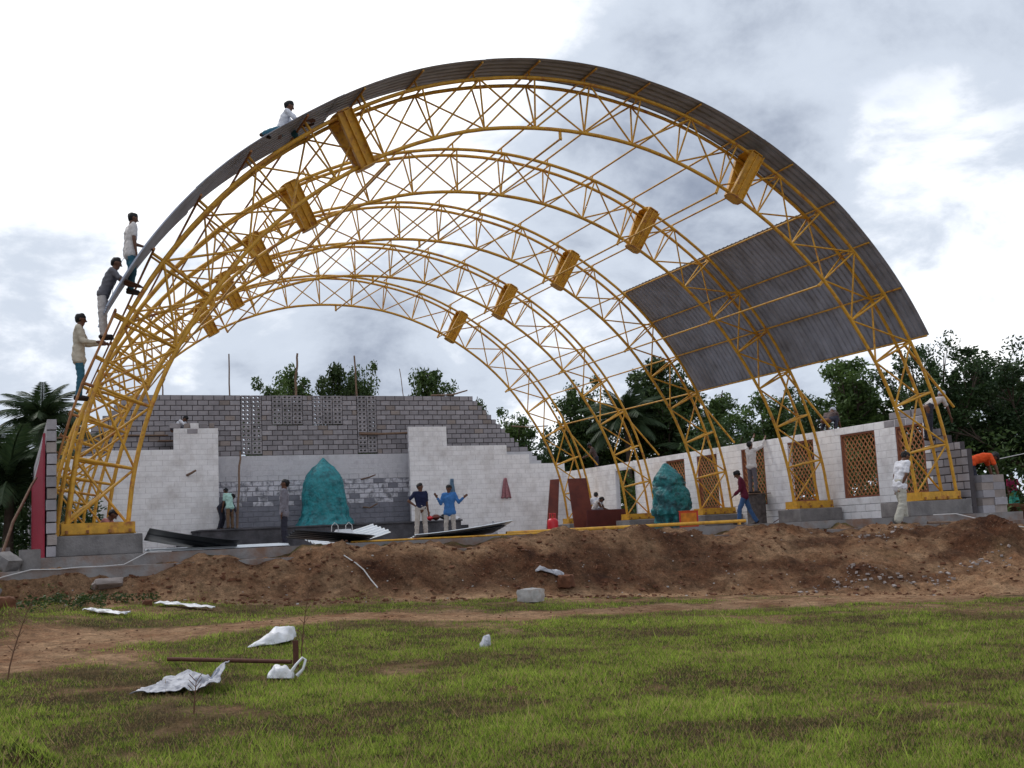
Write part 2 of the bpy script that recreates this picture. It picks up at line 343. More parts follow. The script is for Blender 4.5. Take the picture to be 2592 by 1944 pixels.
# ------------------------------------------------------------------ trusses
OUT = [(-10.0, 0.0), (-9.85, 1.13), (-9.53, 2.4), (-9.02, 3.61), (-8.37, 4.72), (-7.55, 5.76), (-6.64, 6.66), (-5.56, 7.46), (-4.43, 8.12), (-3.22, 8.63), (-1.94, 8.96), (-0.66, 9.14)]
INN = [(-8.99, -0.04), (-8.87, 0.94), (-8.58, 2.06), (-8.11, 3.14), (-7.49, 4.14), (-6.77, 5.09), (-5.92, 5.93), (-5.01, 6.61), (-4.01, 7.2), (-2.91, 7.66), (-1.78, 7.97), (-0.59, 8.11)]
OUT += [(-x, z) for x, z in OUT[::-1]]; INN += [(-x, z) for x, z in INN[::-1]]
S = 4.7483; HW = .24
def cr_pt(P, t):
    k = int(max(0, min(len(P)-2, math.floor(t)))); u = t-k
    g = lambda i: Vector(P[max(0, min(len(P)-1, i))]) if 0 <= i < len(P) else (Vector(P[0])*2-Vector(P[1]) if i < 0 else Vector(P[-1])*2-Vector(P[-2]))
    a, b_, c, d = g(k-1), g(k), g(k+1), g(k+2)
    return .5*((2*b_)+(c-a)*u+(2*a-5*b_+4*c-d)*u*u+(3*b_-a-3*c+d)*u**3)
def nrm(P, t):
    d = (cr_pt(P, min(23, t+.05))-cr_pt(P, max(0, t-.05))).normalized(); return Vector((-d.y, d.x))
def offp(t, h):
    p = cr_pt(OUT, t)+nrm(OUT, t)*h; return p
def V3(p, y): return Vector((p[0], y, p[1]))
tr = thing('arch_truss', 'nearest and largest yellow steel arch truss, under the curved grey edge sheets', 'roof truss', (0, 0, -.21), 'yellow steel arch trusses of the hall')
ts = [i/3 for i in range(70)]
for y in (-HW, HW):
    mb = MB(); mb.tube([V3(cr_pt(OUT, t_), y) for t_ in ts], .04, 10); mb.part('outer_chord', MT['yellow'], tr, True)
mb = MB(); mb.tube([V3(cr_pt(INN, t_), 0) for t_ in ts], .042, 10); mb.part('inner_chord', MT['yellow'], tr, True)
for k in range(24):
    I = V3(INN[k], 0); low = k < 3 or k > 20
    for y in (-HW, HW):
        O = V3(OUT[k], y)
        if 0 < k < 23: bar('lacing_bar', O, I, .028 if (k <= 4 or k >= 19) else .021, 'yellow', tr)
        face = (k % 2 == 0) if y < 0 else (k % 2 == 1)
        if face:
            for k2 in (k-1, k+1):
                if 0 <= k2 <= 23: bar('lacing_bar', O, V3(INN[k2], 0), .024 if (k <= 4 or k >= 19) else .021, 'yellow', tr)
    if 0 < k < 23:
        bar('cross_strut', V3(OUT[k], -HW), V3(OUT[k], HW), .02, 'yellow', tr)
for t_ in (7.6, 15.4):
    po = cr_pt(OUT, t_); pi = cr_pt(INN, t_); n_ = nrm(OUT, t_); tg = Vector((n_.y, -n_.x))
    for y in (-HW, HW):
        A = V3(po+n_*.06, y*1.25); B = V3(pi-n_*.05, y*.28); ax = (B-A); Lh = ax.length; ax.normalize()
        tx = Vector((tg.x, 0, tg.y)); tx = (tx-ax*tx.dot(ax)).normalized(); fn = ax.cross(tx)
        if fn.y*y < 0: fn = -fn
        M = Matrix(((tx.x, fn.x, ax.x, A.x), (tx.y, fn.y, ax.y, A.y), (tx.z, fn.z, ax.z, A.z), (0, 0, 0, 1)))
        mb = MB(); mb.box((0, 0, Lh/2), (.34, .02, Lh), M)
        for sx in (-1, 1): mb.box((sx*.165, .05, Lh/2), (.014, .09, Lh-.01), M)
        mb.box((0, .035, Lh/2), (.02, .055, Lh-.006), M)
        mb.part('splice_channel', MT['yellow'], tr)
    for p, sg, wd in ((po, 1, HW*2.9), (pi, -1, HW*1.5)):
        c = V3(p+n_*.075*sg, 0); M = Matrix(((tg.x, 0, n_.x, c.x), (0, 1, 0, c.y), (tg.y, 0, n_.y, c.z), (0, 0, 0, 1)))
        mb = MB(); w2 = wd/2; q = .21
        oct_ = [(-q, -w2*.55), (-q*.6, -w2), (q*.6, -w2), (q, -w2*.55), (q, w2*.55), (q*.6, w2), (-q*.6, w2), (-q, w2*.55)]
        v = [M @ Vector((a_, b_, -.01)) for a_, b_ in oct_]+[M @ Vector((a_, b_, .01)) for a_, b_ in oct_]
        mb.add(v, [tuple(range(7, -1, -1)), tuple(range(8, 16))]+[(i, (i+1) % 8, 8+(i+1) % 8, 8+i) for i in range(8)])
        pl = mb.part('splice_plate', MT['yellow'], tr)
for s in (-1, 1):
    mb = MB(); xm = s*9.5
    for y in (-.27, .27): mb.box((xm, y, -.1), (1.2, .02, .2))
    mb.box((xm, 0, -.19), (1.24, .56, .022)); mb.box((xm-.6, 0, -.1), (.02, .52, .2)); mb.box((xm+.6, 0, -.1), (.02, .52, .2))
    mb.box((xm, 0, -.004), (1.18, .518, .012))
    mb.part('base_shoe', MT['yellow'], tr)
    for x in (-.52, -.18, .18, .52):
        mb = MB(); mb.tube([(xm+x, -.3, -.175), (xm+x, -.3, -.12)], .028, 6); mb.part('anchor_bolt', MT['rust'], tr)
# eave struts: from the third node down to the side wall
bar('eave_strut', V3(OUT[20], 0), (10.42, 0, 2.06), .032, 'yellow', tr)
for k in (2,):
    p = offp(k, .24); bar('purlin_stub', V3(p, -.5), V3(p, .1), .022, 'rust', tr); bar('purlin_cleat', V3(OUT[k], -.1), V3(p, -.1), .03, 'rust', tr)
for k in range(3, 21):
    if k < 9: bar('purlin_cleat', V3(OUT[k], -HW), V3(offp(k, .25), -HW), .03, 'yellow', tr)
    bar('purlin_cleat', V3(OUT[k], 0), V3(offp(k, .25), 0), .022, 'yellow', tr)
order = ['', 'second yellow steel arch truss from the front, its left foot nested behind the first', 'middle one of the five yellow steel arch trusses of the hall', 'fourth yellow steel arch truss from the front, right foot beside the teal-wrapped statue', 'rearmost and smallest-looking yellow steel arch truss, nearest the stage']
for i in range(1, 5):
    c = copy_tree(tr, Matrix.Translation((0, i*S, 0))); c['label'] = order[i]
# concrete footings
fl = {-1: ['concrete footing block under the left foot of the nearest truss', 'concrete footing block under the left foot of the second truss', 'concrete footing block under the left foot of the middle truss', 'concrete footing block under the left foot of the fourth truss', 'concrete footing block under the left foot of the rearmost truss'],
      1: ['wide concrete footing under the right foot of the nearest truss, behind the white-clad walker', 'concrete footing block under the right foot of the second truss', 'dark-topped concrete footing behind the orange box', 'low concrete footing between the dark red board and the teal-wrapped statue', 'concrete footing hidden beside the leaning boards under the rearmost truss']}
for s in (-1, 1):
    for i in range(5):
        w_ = 1.9 if (i == 0 and s == 1) else 1.42
        o = bev_box('concrete_footing', (s*(9.5 if w_ < 1.5 else 9.25), i*S, (SL-.215)/2+.002), (w_, 1.0, -SL-.215+.0), 'conc', None, .015)
        tag(o, fl[s][i], 'footing', 'concrete footings under the truss feet')
# ------------------------------------------------------------------ purlins and inner ties
names = {3: 'lowest roof purlin on the left side, by the workers', 20: 'lowest roof purlin on the right, along the bottom edge of the sheeted bay', 17: 'roof purlin along the top edge of the sheeted bay', 18: 'upper of two roof purlins crossing the underside of the sheeted bay', 19: 'lower of two roof purlins crossing the underside of the sheeted bay', 11: 'roof purlin just left of the crown of the arches', 12: 'roof purlin just right of the crown of the arches', 16: 'roof purlin just below the right splice boxes', 15: 'roof purlin just above the right splice boxes', 7: 'roof purlin just below the left splice boxes', 8: 'roof purlin just above the left splice boxes'}
more = {4: 'second lowest roof purlin on the left side, below the topmost standing worker', 5: 'third lowest roof purlin on the left side of the arches', 6: 'roof purlin two places below the left splice boxes', 9: 'third roof purlin to the left of the crown', 10: 'second roof purlin to the left of the crown', 13: 'second roof purlin to the right of the crown', 14: 'third roof purlin to the right of the crown'}
names.update(more)
for k in range(3, 21):
    p = offp(k, .24); o = bar('roof_purlin', V3(p, -.57), V3(p, 19.35), .024, 'rust' if k < 8 else 'yellow')
    tag(o, names[k], 'purlin', 'round purlins running over the arches')
tl = {5: 'inner tie pipe low on the left haunch of the arches', 8: 'long inner tie pipe hanging below the left splice boxes', 11.5: 'long inner tie pipe hanging below the crown of the arches', 15: 'inner tie pipe hanging just above the right splice boxes', 18: 'inner tie pipe on the right haunch, crossing in front of the sheeted bay'}
for k, lab in tl.items():
    p = cr_pt(INN, k)-nrm(INN, k)*.2
    t0 = thing('tie_pipe', lab, 'tie pipe', V3(p, 0), 'inner tie pipes running from truss to truss')
    bar('pipe', V3(p, -.05), V3(p, 4*S+.05), .024, 'yellow', t0)
    for i in range(5):
        a_ = V3(cr_pt(INN, k), i*S); mb = MB(); n_ = nrm(INN, k); tg = Vector((n_.y, -n_.x)); c = V3(cr_pt(INN, k)-n_*.125, i*S)
        M = Matrix(((tg.x, 0, n_.x, c.x), (0, 1, 0, c.y), (tg.y, 0, n_.y, c.z), (0, 0, 0, 1)))
        mb.box((0, 0, 0), (.07, .015, .22), M); mb.part('hanger', MT['yellow'], t0)
# edge pipe on the left, below the last sheet
mb = MB(); mb.tube([(-9.22, -.5, 3.72), (-9.5, -.5, 3.05), (-9.78, -.5, 2.4), (-9.98, -.5, 1.8), (-10.17, -.5, 1.1)], .022, 8)
tag(mb.part('edge_pipe', MT['rust'], None, True), 'thin curved edge pipe running down beside the left truss leg below the workers', 'pipe')
# ------------------------------------------------------------------ roof sheeting
def sheet_mesh(y0, y1, k0, k1, h=.275, seg=5, pitch=.2, lift=lambda t: 0):
    prof = []; y = y0
    while y < y1-.01:
        for a_, b_ in ((0, 0), (.11, 0), (.135, .03), (.17, .03), (.195, 0)):
            if y+a_ <= y1+1e-6: prof.append((y+a_, b_))
        y += pitch
    prof.append((y1, 0)); mb = MB(); n = len(prof); T = int(round((k1-k0)*seg))
    for off in (0, .006):
        for i in range(T+1):
            t_ = k0+(k1-k0)*i/T
            for yy, hh in prof: mb.v.append(tuple(V3(offp(t_, h+hh+off+lift(t_)), yy)))
    N = n*(T+1)
    for i in range(T):
        for j in range(n-1):
            a_ = i*n+j; mb.f.append((a_, a_+n, a_+n+1, a_+1)); mb.f.append((N+a_, N+a_+1, N+a_+n+1, N+a_+n))
    for j in range(n-1):
        a_ = j; mb.f.append((a_, a_+1, N+a_+1, N+a_)); a_ = T*n+j; mb.f.append((a_, N+a_, N+a_+1, a_+1))
    for i in range(T):
        for j in (0, n-1):
            a_ = i*n+j; mb.f.append((a_, N+a_, N+a_+n, a_+n))
    mb.m = [0]*len(mb.f); return mb
rt = thing('edge_roofing', 'single curved row of grey corrugated roof sheets along the front arch', 'roofing', V3(offp(11.5, .3), 0))
cuts = [(3.0, 5.15), (5.05, 7.65), (7.55, 10.15), (10.05, 12.9), (12.8, 15.4), (15.3, 17.4), (17.3, 20.0)]
for i, (a_, b_) in enumerate(cuts):
    sheet_mesh(-.62, (1.55, 1.35)[i] if i < 2 else .56, a_, b_, .27+(.008 if i % 2 else 0), lift=lambda t: .11*(1-sm(4.5, 7.4, t))).part('roof_sheet', MT['sheet'], rt)
rt2 = thing('bay_roofing', 'broad patch of dark grey corrugated sheets covering two bays high on the right side', 'roofing', V3(offp(18.5, .3), 5))
y = .53; i = 0
while y < 9.6:
    sheet_mesh(y, min(y+1.04, 9.72), 16.97, 20.03, .285+(.008 if i % 2 else 0), 5).part('roof_sheet', MT['sheet'], rt2); y += 1.0; i += 1

# ------------------------------------------------------------------ block walls
CW, CH = .2, .195
BM = {}
def block_mesh(m, L, var, hole=False):
    k = (m, round(L, 3), var, hole)
    if k in BM: return BM[k]
    rr = random.Random(hash((m, int(L*100), var)) & 0xffff); mb = MB(); g = .005 if m in ('white', 'offw') else .014; th = .15
    w2 = L/2-g; h2 = CH/2-g
    if hole: th = .2
    if not hole:
        j = lambda s: (rr.random()-.5)*s
        fr = [(-w2+j(.008), -h2+j(.006)), (w2+j(.008), -h2+j(.006)), (w2+j(.008), h2+j(.006)), (-w2+j(.008), h2+j(.006))]
        b_ = .0035 if m in ('white', 'offw') else .006
        v = [(x, -th/2-.0, z) for x, z in fr]+[(x*(1-b_/w2), -th/2-b_, z*(1-b_/h2)) for x, z in fr]+[(x, th/2, z) for x, z in fr]
        mb.add(v, [(4, 5, 6, 7), (0, 1, 5, 4), (1, 2, 6, 5), (2, 3, 7, 6), (3, 0, 4, 7), (0, 8, 9, 1), (1, 9, 10, 2), (2, 10, 11, 3), (3, 11, 8, 0), (8, 11, 10, 9)])
    else:
        h2 = .163/2-.006
        for zc in (-h2+.019, h2-.019): mb.box((0, 0, zc), (2*w2, th+.01, .038))
        for xc, ww in ((-w2+.027, .054), (0, .07), (w2-.027, .054)): mb.box((xc, 0, 0), (ww, th+.01, 2*h2-.076))
        for sx in (-1, 1):                       # rounded corners of the two openings
            cx = sx*(w2-.054+.035)/2; hw = (w2-.054-.035)/2
            for ax_ in (-1, 1):
                for az in (-1, 1):
                    x0 = cx+ax_*hw; z0 = az*(h2-.038); q = .024
                    v = [(x0, yy, z0) for yy in (-th/2, th/2)]+[(x0-ax_*q, yy, z0) for yy in (-th/2, th/2)]+[(x0, yy, z0-az*q) for yy in (-th/2, th/2)]
                    mb.add(v, [(0, 2, 4), (1, 5, 3), (2, 3, 5, 4), (0, 1, 3, 2), (0, 4, 5, 1)])
    BM[k] = mb.mesh('block', MT[m]); return BM[k]
def block_wall(parent, org, ud, nd, ni, nj, inside, matf, mortar='mortar', prio=None, limit=300, run=2, th=.15):
    """grid of half-block cells; ud = direction along the wall, nd = outward (facing) direction"""
    ud = Vector(ud); nd = Vector(nd); org = Vector(org); B = []
    fm = Matrix(((ud.x, -nd.x, 0, 0), (ud.y, -nd.y, 0, 0), (0, 0, 1, 0), (0, 0, 0, 1)))
    mo = {}
    for j in range(nj):
        i = -(j % 2); runs = None
        while i < ni:
            cells = [q for q in (i, i+1) if 0 <= q < ni and inside(q, j)]
            if cells:
                u0 = cells[0]*CW; Ln = len(cells)*CW
                if len(cells) == 2 and cells[1]-cells[0] != 1: Ln = CW
                B.append((u0+Ln/2, j, Ln))
            i += 2
        i = 0
        while i < ni:
            if inside(i, j):
                i1 = i
                while i1 < ni and inside(i1, j): i1 += 1
                mt = mortar(i, j) if callable(mortar) else mortar
                mb = mo.setdefault(mt, MB())
                c = org+ud*((i+i1)/2*CW)+Vector((0, 0, (j+.5)*CH)); M = Matrix.Translation(c) @ fm
                wh = mt in ('wmortar', 'offw'); mb.box((0, .001 if wh else .004, 0), ((i1-i)*CW-.006, th-(.002 if wh else .012), CH), M)
                i = i1
            else: i += 1
    for mt, mb in mo.items():
        tag(mb.part('mortar', MT[mt], parent), kind='stuff')
    if prio: B.sort(key=lambda q: -prio(q[0], q[1]))
    rest = {}
    for n, (u, j, Ln) in enumerate(B):
        m = matf(u/CW, j); c = org+ud*u+Vector((0, 0, (j+.5)*CH)); me = block_mesh(m, Ln, rnd.randrange(4)); M = Matrix.Translation(c) @ fm
        if n < limit: link('block', me, parent, M)
        else:
            mb = rest.setdefault(m, MB()); mb.add([M @ v.co for v in me.vertices], [tuple(p.vertices) for p in me.polygons])
    if rest:
        mb = MB(); ks = list(rest)
        for q, k in enumerate(ks): mb.add(rest[k].v, rest[k].f, q)
        tag(mb.part('block_courses', [MT[k] for k in ks], parent), kind='stuff')
r_ = random.Random(3)
# rear wall (Y = 23): grey gable over a patchily painted stage recess
YR = 23.0; X0 = -10.4
JC = [(-2.8, 2, 14), (1.8, 2, 14), (-1.6, 3, 7), (.0, 3, 7)]       # perforated columns: x, blocks wide, blocks high
ZT = SL+30*CH
def rear_in(i, j):
    x = X0+(i+.5)*CW; z = SL+(j+.5)*CH
    for jx, n, h in JC:
        if jx < x < jx+n*.4 and z > ZT-h*.163-.02: return False
    top = 30-max(0, int((abs(x+.1)-6.85)/.215+1)) if abs(x+.1) > 6.85 else 30
    return j < top
def rear_mat(u, j):
    x = X0+u*CW; z = SL+(j+.5)*CH
    if z > 2.93: return 'blockw' if r_.random() < .07 else 'block'
    if z > 2.05: return 'offw'
    if z > .98: return 'patch' if r_.random() < (.93 if z > 1.35 else .6) else 'dado'
    return 'dado'
rw = thing('rear_block_wall', 'stepped grey concrete block gable wall rising behind the white stage walls', 'wall', (0, YR, SL)); rw['kind'] = 'thing'
def rprio(u, j):
    x = X0+u; z = SL+j*CH
    return (100 if (z > 3.0 and -4 < x < 7.5) else 0)+(50 if (.9 < z < 3 and -4 < x < 3.8) else 0)-abs(x)*.1
def rear_mortar(i, j): return 'mortar' if SL+j*CH > 2.9 else ('dado' if SL+j*CH < 2.0 else 'offw')
block_wall(rw, (X0, YR, SL), (1, 0, 0), (0, -1, 0), 104, 30, rear_in, rear_mat, rear_mortar, rprio)
for jx, n, h in JC:
    for a_ in range(n):
        for b_ in range(h):
            link('vent_block', block_mesh('block', .4, 9, True), rw, Matrix.Translation((jx+.2+a_*.4+0, YR, ZT-.0815-b_*.163)))
# the white wing walls either side of the stage (Y = 22)
YW = 22.0
def wing_in(x0, s):
    def f(i, j):
        x = abs(x0+(i+.5)*CW+.115)
        if x < 3.72: return False
        t = 23 if x < 5.35 else 19 if x < 8.0 else 17 if x < 8.9 else 15
        if s < 0 and x >= 5.35: t = 19 if x < 7.6 else 18
        return j < t
    return f
for s, x0, n, lab in ((-1, -10.22, 32, 'white painted block wall left of the stage with a taller column at its inner end'), (1, 3.6, 34, 'white painted block wall right of the stage stepping down towards the side wall')):
    w_ = thing('wing_wall', lab, 'wall', (x0+3, YW, SL)); w_['kind'] = 'thing'
    block_wall(w_, (x0, YW, SL), (1, 0, 0), (0, -1, 0), n, 23, wing_in(x0, s), lambda u, j: 'white', 'wmortar', lambda u, j, s=s: j*2-u*(.2 if s > 0 else -.2))
    xc = -4.12 if s < 0 else 3.98                                  # plain inner jamb strip, slightly proud
    if s < 0:                                                      # bare blocks left on top of the column
        for q, (dx, Ln, m) in enumerate(((-1.52, .4, 'block'), (-1.1, .2, 'blockw'), (-.83, .3, 'white'), (-.5, .3, 'block'), (-.2, .2, 'blockw'))):
            link('block', block_mesh(m, Ln, 2), w_, Matrix.Translation((-3.84+dx, YW, SL+23.5*CH)))
        link('block', block_mesh('block', .4, 1), w_, Matrix.Translation((-4.75, YW-.012, SL+22.45*CH)))
# the right side wall with lattice windows (inner face X = 10.3)
XS = 10.38
WIN = [(1.0, 2.02), (2.9, 4.13), (5.47, 6.7), (7.85, 9.0), (10.3, 11.55), (12.42, 13.65)]
WZ = (.12, 1.79); DOOR = (15.85, 17.35)
def side_in(i, j):
    y = -.4+(i+.5)*CW; z = SL+(j+.5)*CH
    t = 13
    if y < 1.1: t = 8+int((y+.4)/.3)
    if j >= t: return False
    for a_, b_ in WIN:
        if a_ < y < b_ and WZ[0] < z < WZ[1]: return False
    if DOOR[0] < y < DOOR[1] and z < 1.76: return False
    return True
sw = thing('side_wall', 'long white painted block wall on the right with lattice windows and a doorway', 'wall', (XS, 10, SL)); sw['kind'] = 'thing'
block_wall(sw, (XS, -.4, SL), (0, 1, 0), (-1, 0, 0), 112, 13, side_in, lambda u, j: ('block' if u*CW-.4 < .9 or (j >= 12 and u*CW < 2.9) else 'white'), lambda i, j: 'mortar' if i*CW-.4 < .8 else 'wmortar', lambda u, j: -u)
sl_mesh = {}
def slat(L):
    k = round(L, 2)
    if k not in sl_mesh: b_ = MB(); b_.box((0, 0, 0), (.012, .028, k)); sl_mesh[k] = b_.mesh('slat', MT['slat'])
    return sl_mesh[k]
for a_, b_ in WIN:
    z0, z1 = WZ; f = MB(); fw = .05
    z0 = SL+math.ceil((WZ[0]-SL)/CH-.5)*CH; z1 = SL+math.floor((WZ[1]-SL)/CH+.5)*CH
    a2 = -.4+math.ceil((a_+.4)/CW-.5)*CW; b2 = -.4+math.floor((b_+.4)/CW+.5)*CW
    for c, d in (((XS, a2+fw/2, (z0+z1)/2), (.12, fw, z1-z0)), ((XS, b2-fw/2, (z0+z1)/2), (.12, fw, z1-z0)), ((XS, (a2+b2)/2, z0+fw/2), (.118, b2-a2-2*fw, fw)), ((XS, (a2+b2)/2, z1-fw/2), (.118, b2-a2-2*fw, fw))): f.box(c, d)
    fo = f.part('window_frame', MT['frame'], sw)
    ya, yb, za, zb = a2+fw, b2-fw, z0+fw, z1-fw; hh = zb-za; ww = yb-ya
    for sgn in (1, -1):                                            # lattice: two layers of diagonal slats
        sp_ = .125; ca_ = math.cos(R(50)); sa_ = math.sin(R(50)); c0 = -(ww+hh)
        while c0 < ww+hh:
            # line: y = ya + c0 + t*ca, z = za + t*sa (sgn mirrors y)
            pts = []
            tmin = max(0, -c0/ca_); tmax = min(hh/sa_, (ww-c0)/ca_)
            if tmax-tmin > .06:
                L_ = tmax-tmin; tm = (tmin+tmax)/2; yy = c0+tm*ca_; zc = tm*sa_
                if sgn < 0: yy = ww-yy
                ang = math.atan2(ca_*sgn, sa_)
                link('slat', slat(L_), fo, Matrix.Translation((XS-.02 if sgn > 0 else XS+.0, ya+yy, za+zc)) @ Matrix.Rotation(-ang, 4, 'X'))
            c0 += sp_/sa_
f = MB(); a2, b2 = -.4+math.ceil((DOOR[0]+.4)/CW-.5)*CW, -.4+math.floor((DOOR[1]+.4)/CW+.5)*CW
zt = SL+12*CH
for c, d in (((XS-.01, a2+.04, (SL+zt)/2), (.14, .08, zt-SL)), ((XS-.01, b2-.04, (SL+zt)/2), (.14, .08, zt-SL)), ((XS-.01, (a2+b2)/2, zt-.04), (.138, b2-a2-.16, .08))): f.box(c, d)
f.part('door_frame', MT['offw'], sw)
for q in range(3):                                                # bare lintel over the nearest window
    link('block', block_mesh('block', .4, q), sw, Matrix(((0, 0, 0, XS), (1, 0, 0, 1.15+q*.42), (0, 0, 1, SL+13.5*CH), (0, 0, 0, 1))) @ Matrix(((1, 0, 0, 0), (0, 1, 0, 0), (0, 0, 1, 0), (0, 0, 0, 1))) if False else Matrix.Translation((XS, 1.15+q*.42, SL+13.5*CH)) @ Matrix.Rotation(R(-90), 4, 'Z'))
# left side wall, seen end-on, with crimson sheets hung on its outer face
lw = thing('left_side_wall', 'narrow unpainted grey block wall seen end-on beside the left truss foot', 'wall', (-10.27, 5, SL)); lw['kind'] = 'thing'
block_wall(lw, (-10.27, -.5, SL), (0, 1, 0), (1, 0, 0), 110, 12, lambda i, j: True, lambda u, j: 'block', 'mortar', lambda u, j: -u, 60)
for j in range(12):
    mb = MB(); mb.box((0, 0, 0), (.15, .2, .172)); md_ = mb.mesh('block', MT['blockw' if j % 4 == 1 else 'block']); link('block', md_, lw, Matrix.Translation((-10.27+rnd.uniform(-.012, .012), -.535+rnd.uniform(-.015, .015), SL+(j+.5)*CH)) @ Matrix.Rotation(rnd.uniform(-.03, .03), 4, 'Z'))
o_ = MB(); yy = -.3
prev = None
for i in range(45):                                               # ribbed sheet, top edge sagging rearwards
    y = -.49+i*.24; zt_ = 1.55-.0*i if i < 2 else 1.55-(1-math.exp(-i*.12))*.35
    for q, dx in ((0, 0), (.06, .03), (.12, .03), (.18, 0)):
        x = -10.37-dx; y2 = y+q
        o_.v += [(x, y2, SL-.05), (x, y2, zt_)]
n = len(o_.v)//2
o_.f = [(2*i, 2*i+2, 2*i+3, 2*i+1) for i in range(n-1)]; o_.m = [0]*len(o_.f)
cs = o_.part('crimson_sheet', MT['crim']); md = cs.modifiers.new('s', 'SOLIDIFY'); md.thickness = .004
tag(cs, 'crimson corrugated sheet hung on the outside of the left side wall', 'sheet')

# ------------------------------------------------------------------ stage
st = thing('stage', 'dark concrete stage platform with steps at both ends in front of the recess', 'stage', (0, 20.5, SL))
def sbox(nm, x0, x1, y0, y1, z0, z1, m, p=st): return bev_box(nm, ((x0+x1)/2, (y0+y1)/2, (z0+z1)/2), (x1-x0, y1-y0, z1-z0), m, p, .01)
sbox('platform', -4.8, 4.9, 19.9, 22.9, SL, .1, 'concd'); sbox('platform_edge', -4.85, 4.95, 19.85, 22.88, .1, .16, 'concd')
for s, xe in ((-1, -4.8), (1, 4.9)):
    for i in range(3): sbox('step', *(sorted((xe, xe+s*(.33*(3-i))))), 19.98, 21.2, SL+.001+i*.17, SL+.17+i*.17, 'concd')

# ------------------------------------------------------------------ tarpaulin-wrapped statues
def tarp(name, label, base, prof, m, seed, wr=.05, squash=.8, n=96, rg=1.):
    mb = MB(); H = 70
    def rad(z):
        for (a0, b0, c0), (a1, b1, c1) in zip(prof, prof[1:]):
            if z <= a1: u = (z-a0)/(a1-a0); return b0+(b1-b0)*u, c0+(c1-c0)*u
        return prof[-1][1:]
    for i in range(H+1):
        z = prof[0][0]+(prof[-1][0]-prof[0][0])*i/H; r, cx = rad(z)
        for k in range(n):
            a = 2*math.pi*k/n
            fold = 0
            for fr, ph, am in ((5, .9, .35), (9, 2.1, .4), (14, .3, .3)): fold += am*math.sin(a*fr+ph+z*2.1*math.sin(seed+fr)+seed)
            lo = 1-sm(.0, .45, z/prof[-1][0]); q_ = Vector((math.cos(a)*r+seed, math.sin(a)*r, z))
            ridge = 1-2*abs(noise.noise(Vector((q_.x*1.1+z*.9, q_.y*1.1, z*1.3-q_.x))))
            rid2 = 1-2*abs(noise.noise(Vector((q_.x*3.1+z*1.4, q_.y*3, z*3.4-q_.x*2))))
            d = wr*(fold*(.12+1.3*lo)+ridge*1.1*rg+rid2*(.45+.8*lo)*(.6+.35*rg)+.35*rg*(1-2*abs(noise.noise(Vector((q_.x*6, q_.y*6, z*6.5))))))*min(1, r/.4)
            rr = max(.01, r+d)
            mb.v.append((base[0]+cx+rr*math.cos(a), base[1]+rr*math.sin(a)*squash, base[2]+z+nz(a, z, seed, 2)*.03*(1-i/H)))
    for i in range(H):
        for k in range(n):
            k2 = (k+1) % n; mb.f.append((i*n+k, i*n+k2, (i+1)*n+k2, (i+1)*n+k))
    mb.f.append(tuple(H*n+k for k in range(n))); mb.m = [0]*len(mb.f)
    o = mb.part(name, m, None, True); return tag(o, label, 'tarpaulin')
tarp('wrapped_statue', 'tall pointed statue wrapped in bright teal tarpaulin standing on the stage', (-.02, 21.35, .16),
     [(0, 1.08, 0), (.12, 1.0, 0), (.35, .86, 0), (.6, .84, 0), (1.2, .79, -.02), (1.6, .74, -.02), (1.9, .62, -.02), (2.15, .42, 0), (2.35, .2, .0), (2.52, .05, .0), (2.56, .01, 0)], MT['teal'], 1.3, .055, .8, 120, .45)
tarp('wrapped_statue', 'squat lumpy statue wrapped in faded teal tarpaulin on the floor near the windows', (9.02, 11.3, SL),
     [(0, .42, .12), (.4, .42, .08), (.46, .52, 0), (.6, .54, -.02), (1.0, .53, 0), (1.3, .48, .02), (1.38, .43, .02), (1.44, .47, .03), (1.58, .42, .02), (1.7, .35, -.02), (1.84, .25, -.06), (1.97, .16, -.1), (2.1, .08, -.14), (2.13, .02, -.14)], MT['teal2'], 4.1, .1, .85, 120, .95)
mb = MB()
for i in range(9):
    for j in range(6):
        x = 7.0+i*.11; y = 8.9+j*.12; mb.v.append((x, y, SL+.05+abs(nz(x, y, 3, 5))*.18*math.sin(math.pi*i/8)))
mb.f = [(i*6+j, (i+1)*6+j, (i+1)*6+j+1, i*6+j+1) for i in range(8) for j in range(5)]; mb.m = [0]*len(mb.f)
tag(mb.part('loose_tarp', MT['teal2'], None, True), 'crumpled scrap of pale teal tarpaulin lying by the yellow pipe', 'tarpaulin')

# ------------------------------------------------------------------ people
def remesh(mb, name, m, vox, smooth=3, disp=0, seed=0):
    me = bpy.data.meshes.new(name); me.from_pydata(mb.v, [], mb.f); o = bpy.data.objects.new('tmp', me); C.objects.link(o)
    r = o.modifiers.new('r', 'REMESH'); r.mode = 'VOXEL'; r.voxel_size = vox; r.use_smooth_shade = True
    if smooth: s_ = o.modifiers.new('s', 'SMOOTH'); s_.iterations = smooth; s_.factor = .5
    dg = bpy.context.evaluated_depsgraph_get(); ev = o.evaluated_get(dg); me2 = bpy.data.meshes.new_from_object(ev)
    bpy.data.objects.remove(o); bpy.data.meshes.remove(me); me2.name = name
    if disp:
        co = np.empty(len(me2.vertices)*3); me2.vertices.foreach_get('co', co); no = np.empty(len(me2.vertices)*3); me2.vertices.foreach_get('normal', no)
        co = co.reshape(-1, 3); no = no.reshape(-1, 3)
        d = np.array([noise.noise(Vector((a*9+seed, b_*9, c*16)))+.5*noise.noise(Vector((a*22, b_*22+seed, c*30))) for a, b_, c in co])
        co += no*d[:, None]*disp; me2.vertices.foreach_set('co', co.ravel())
    me2.materials.clear(); me2.materials.append(m); me2.polygons.foreach_set('use_smooth', [True]*len(me2.polygons)); me2.update(); return me2
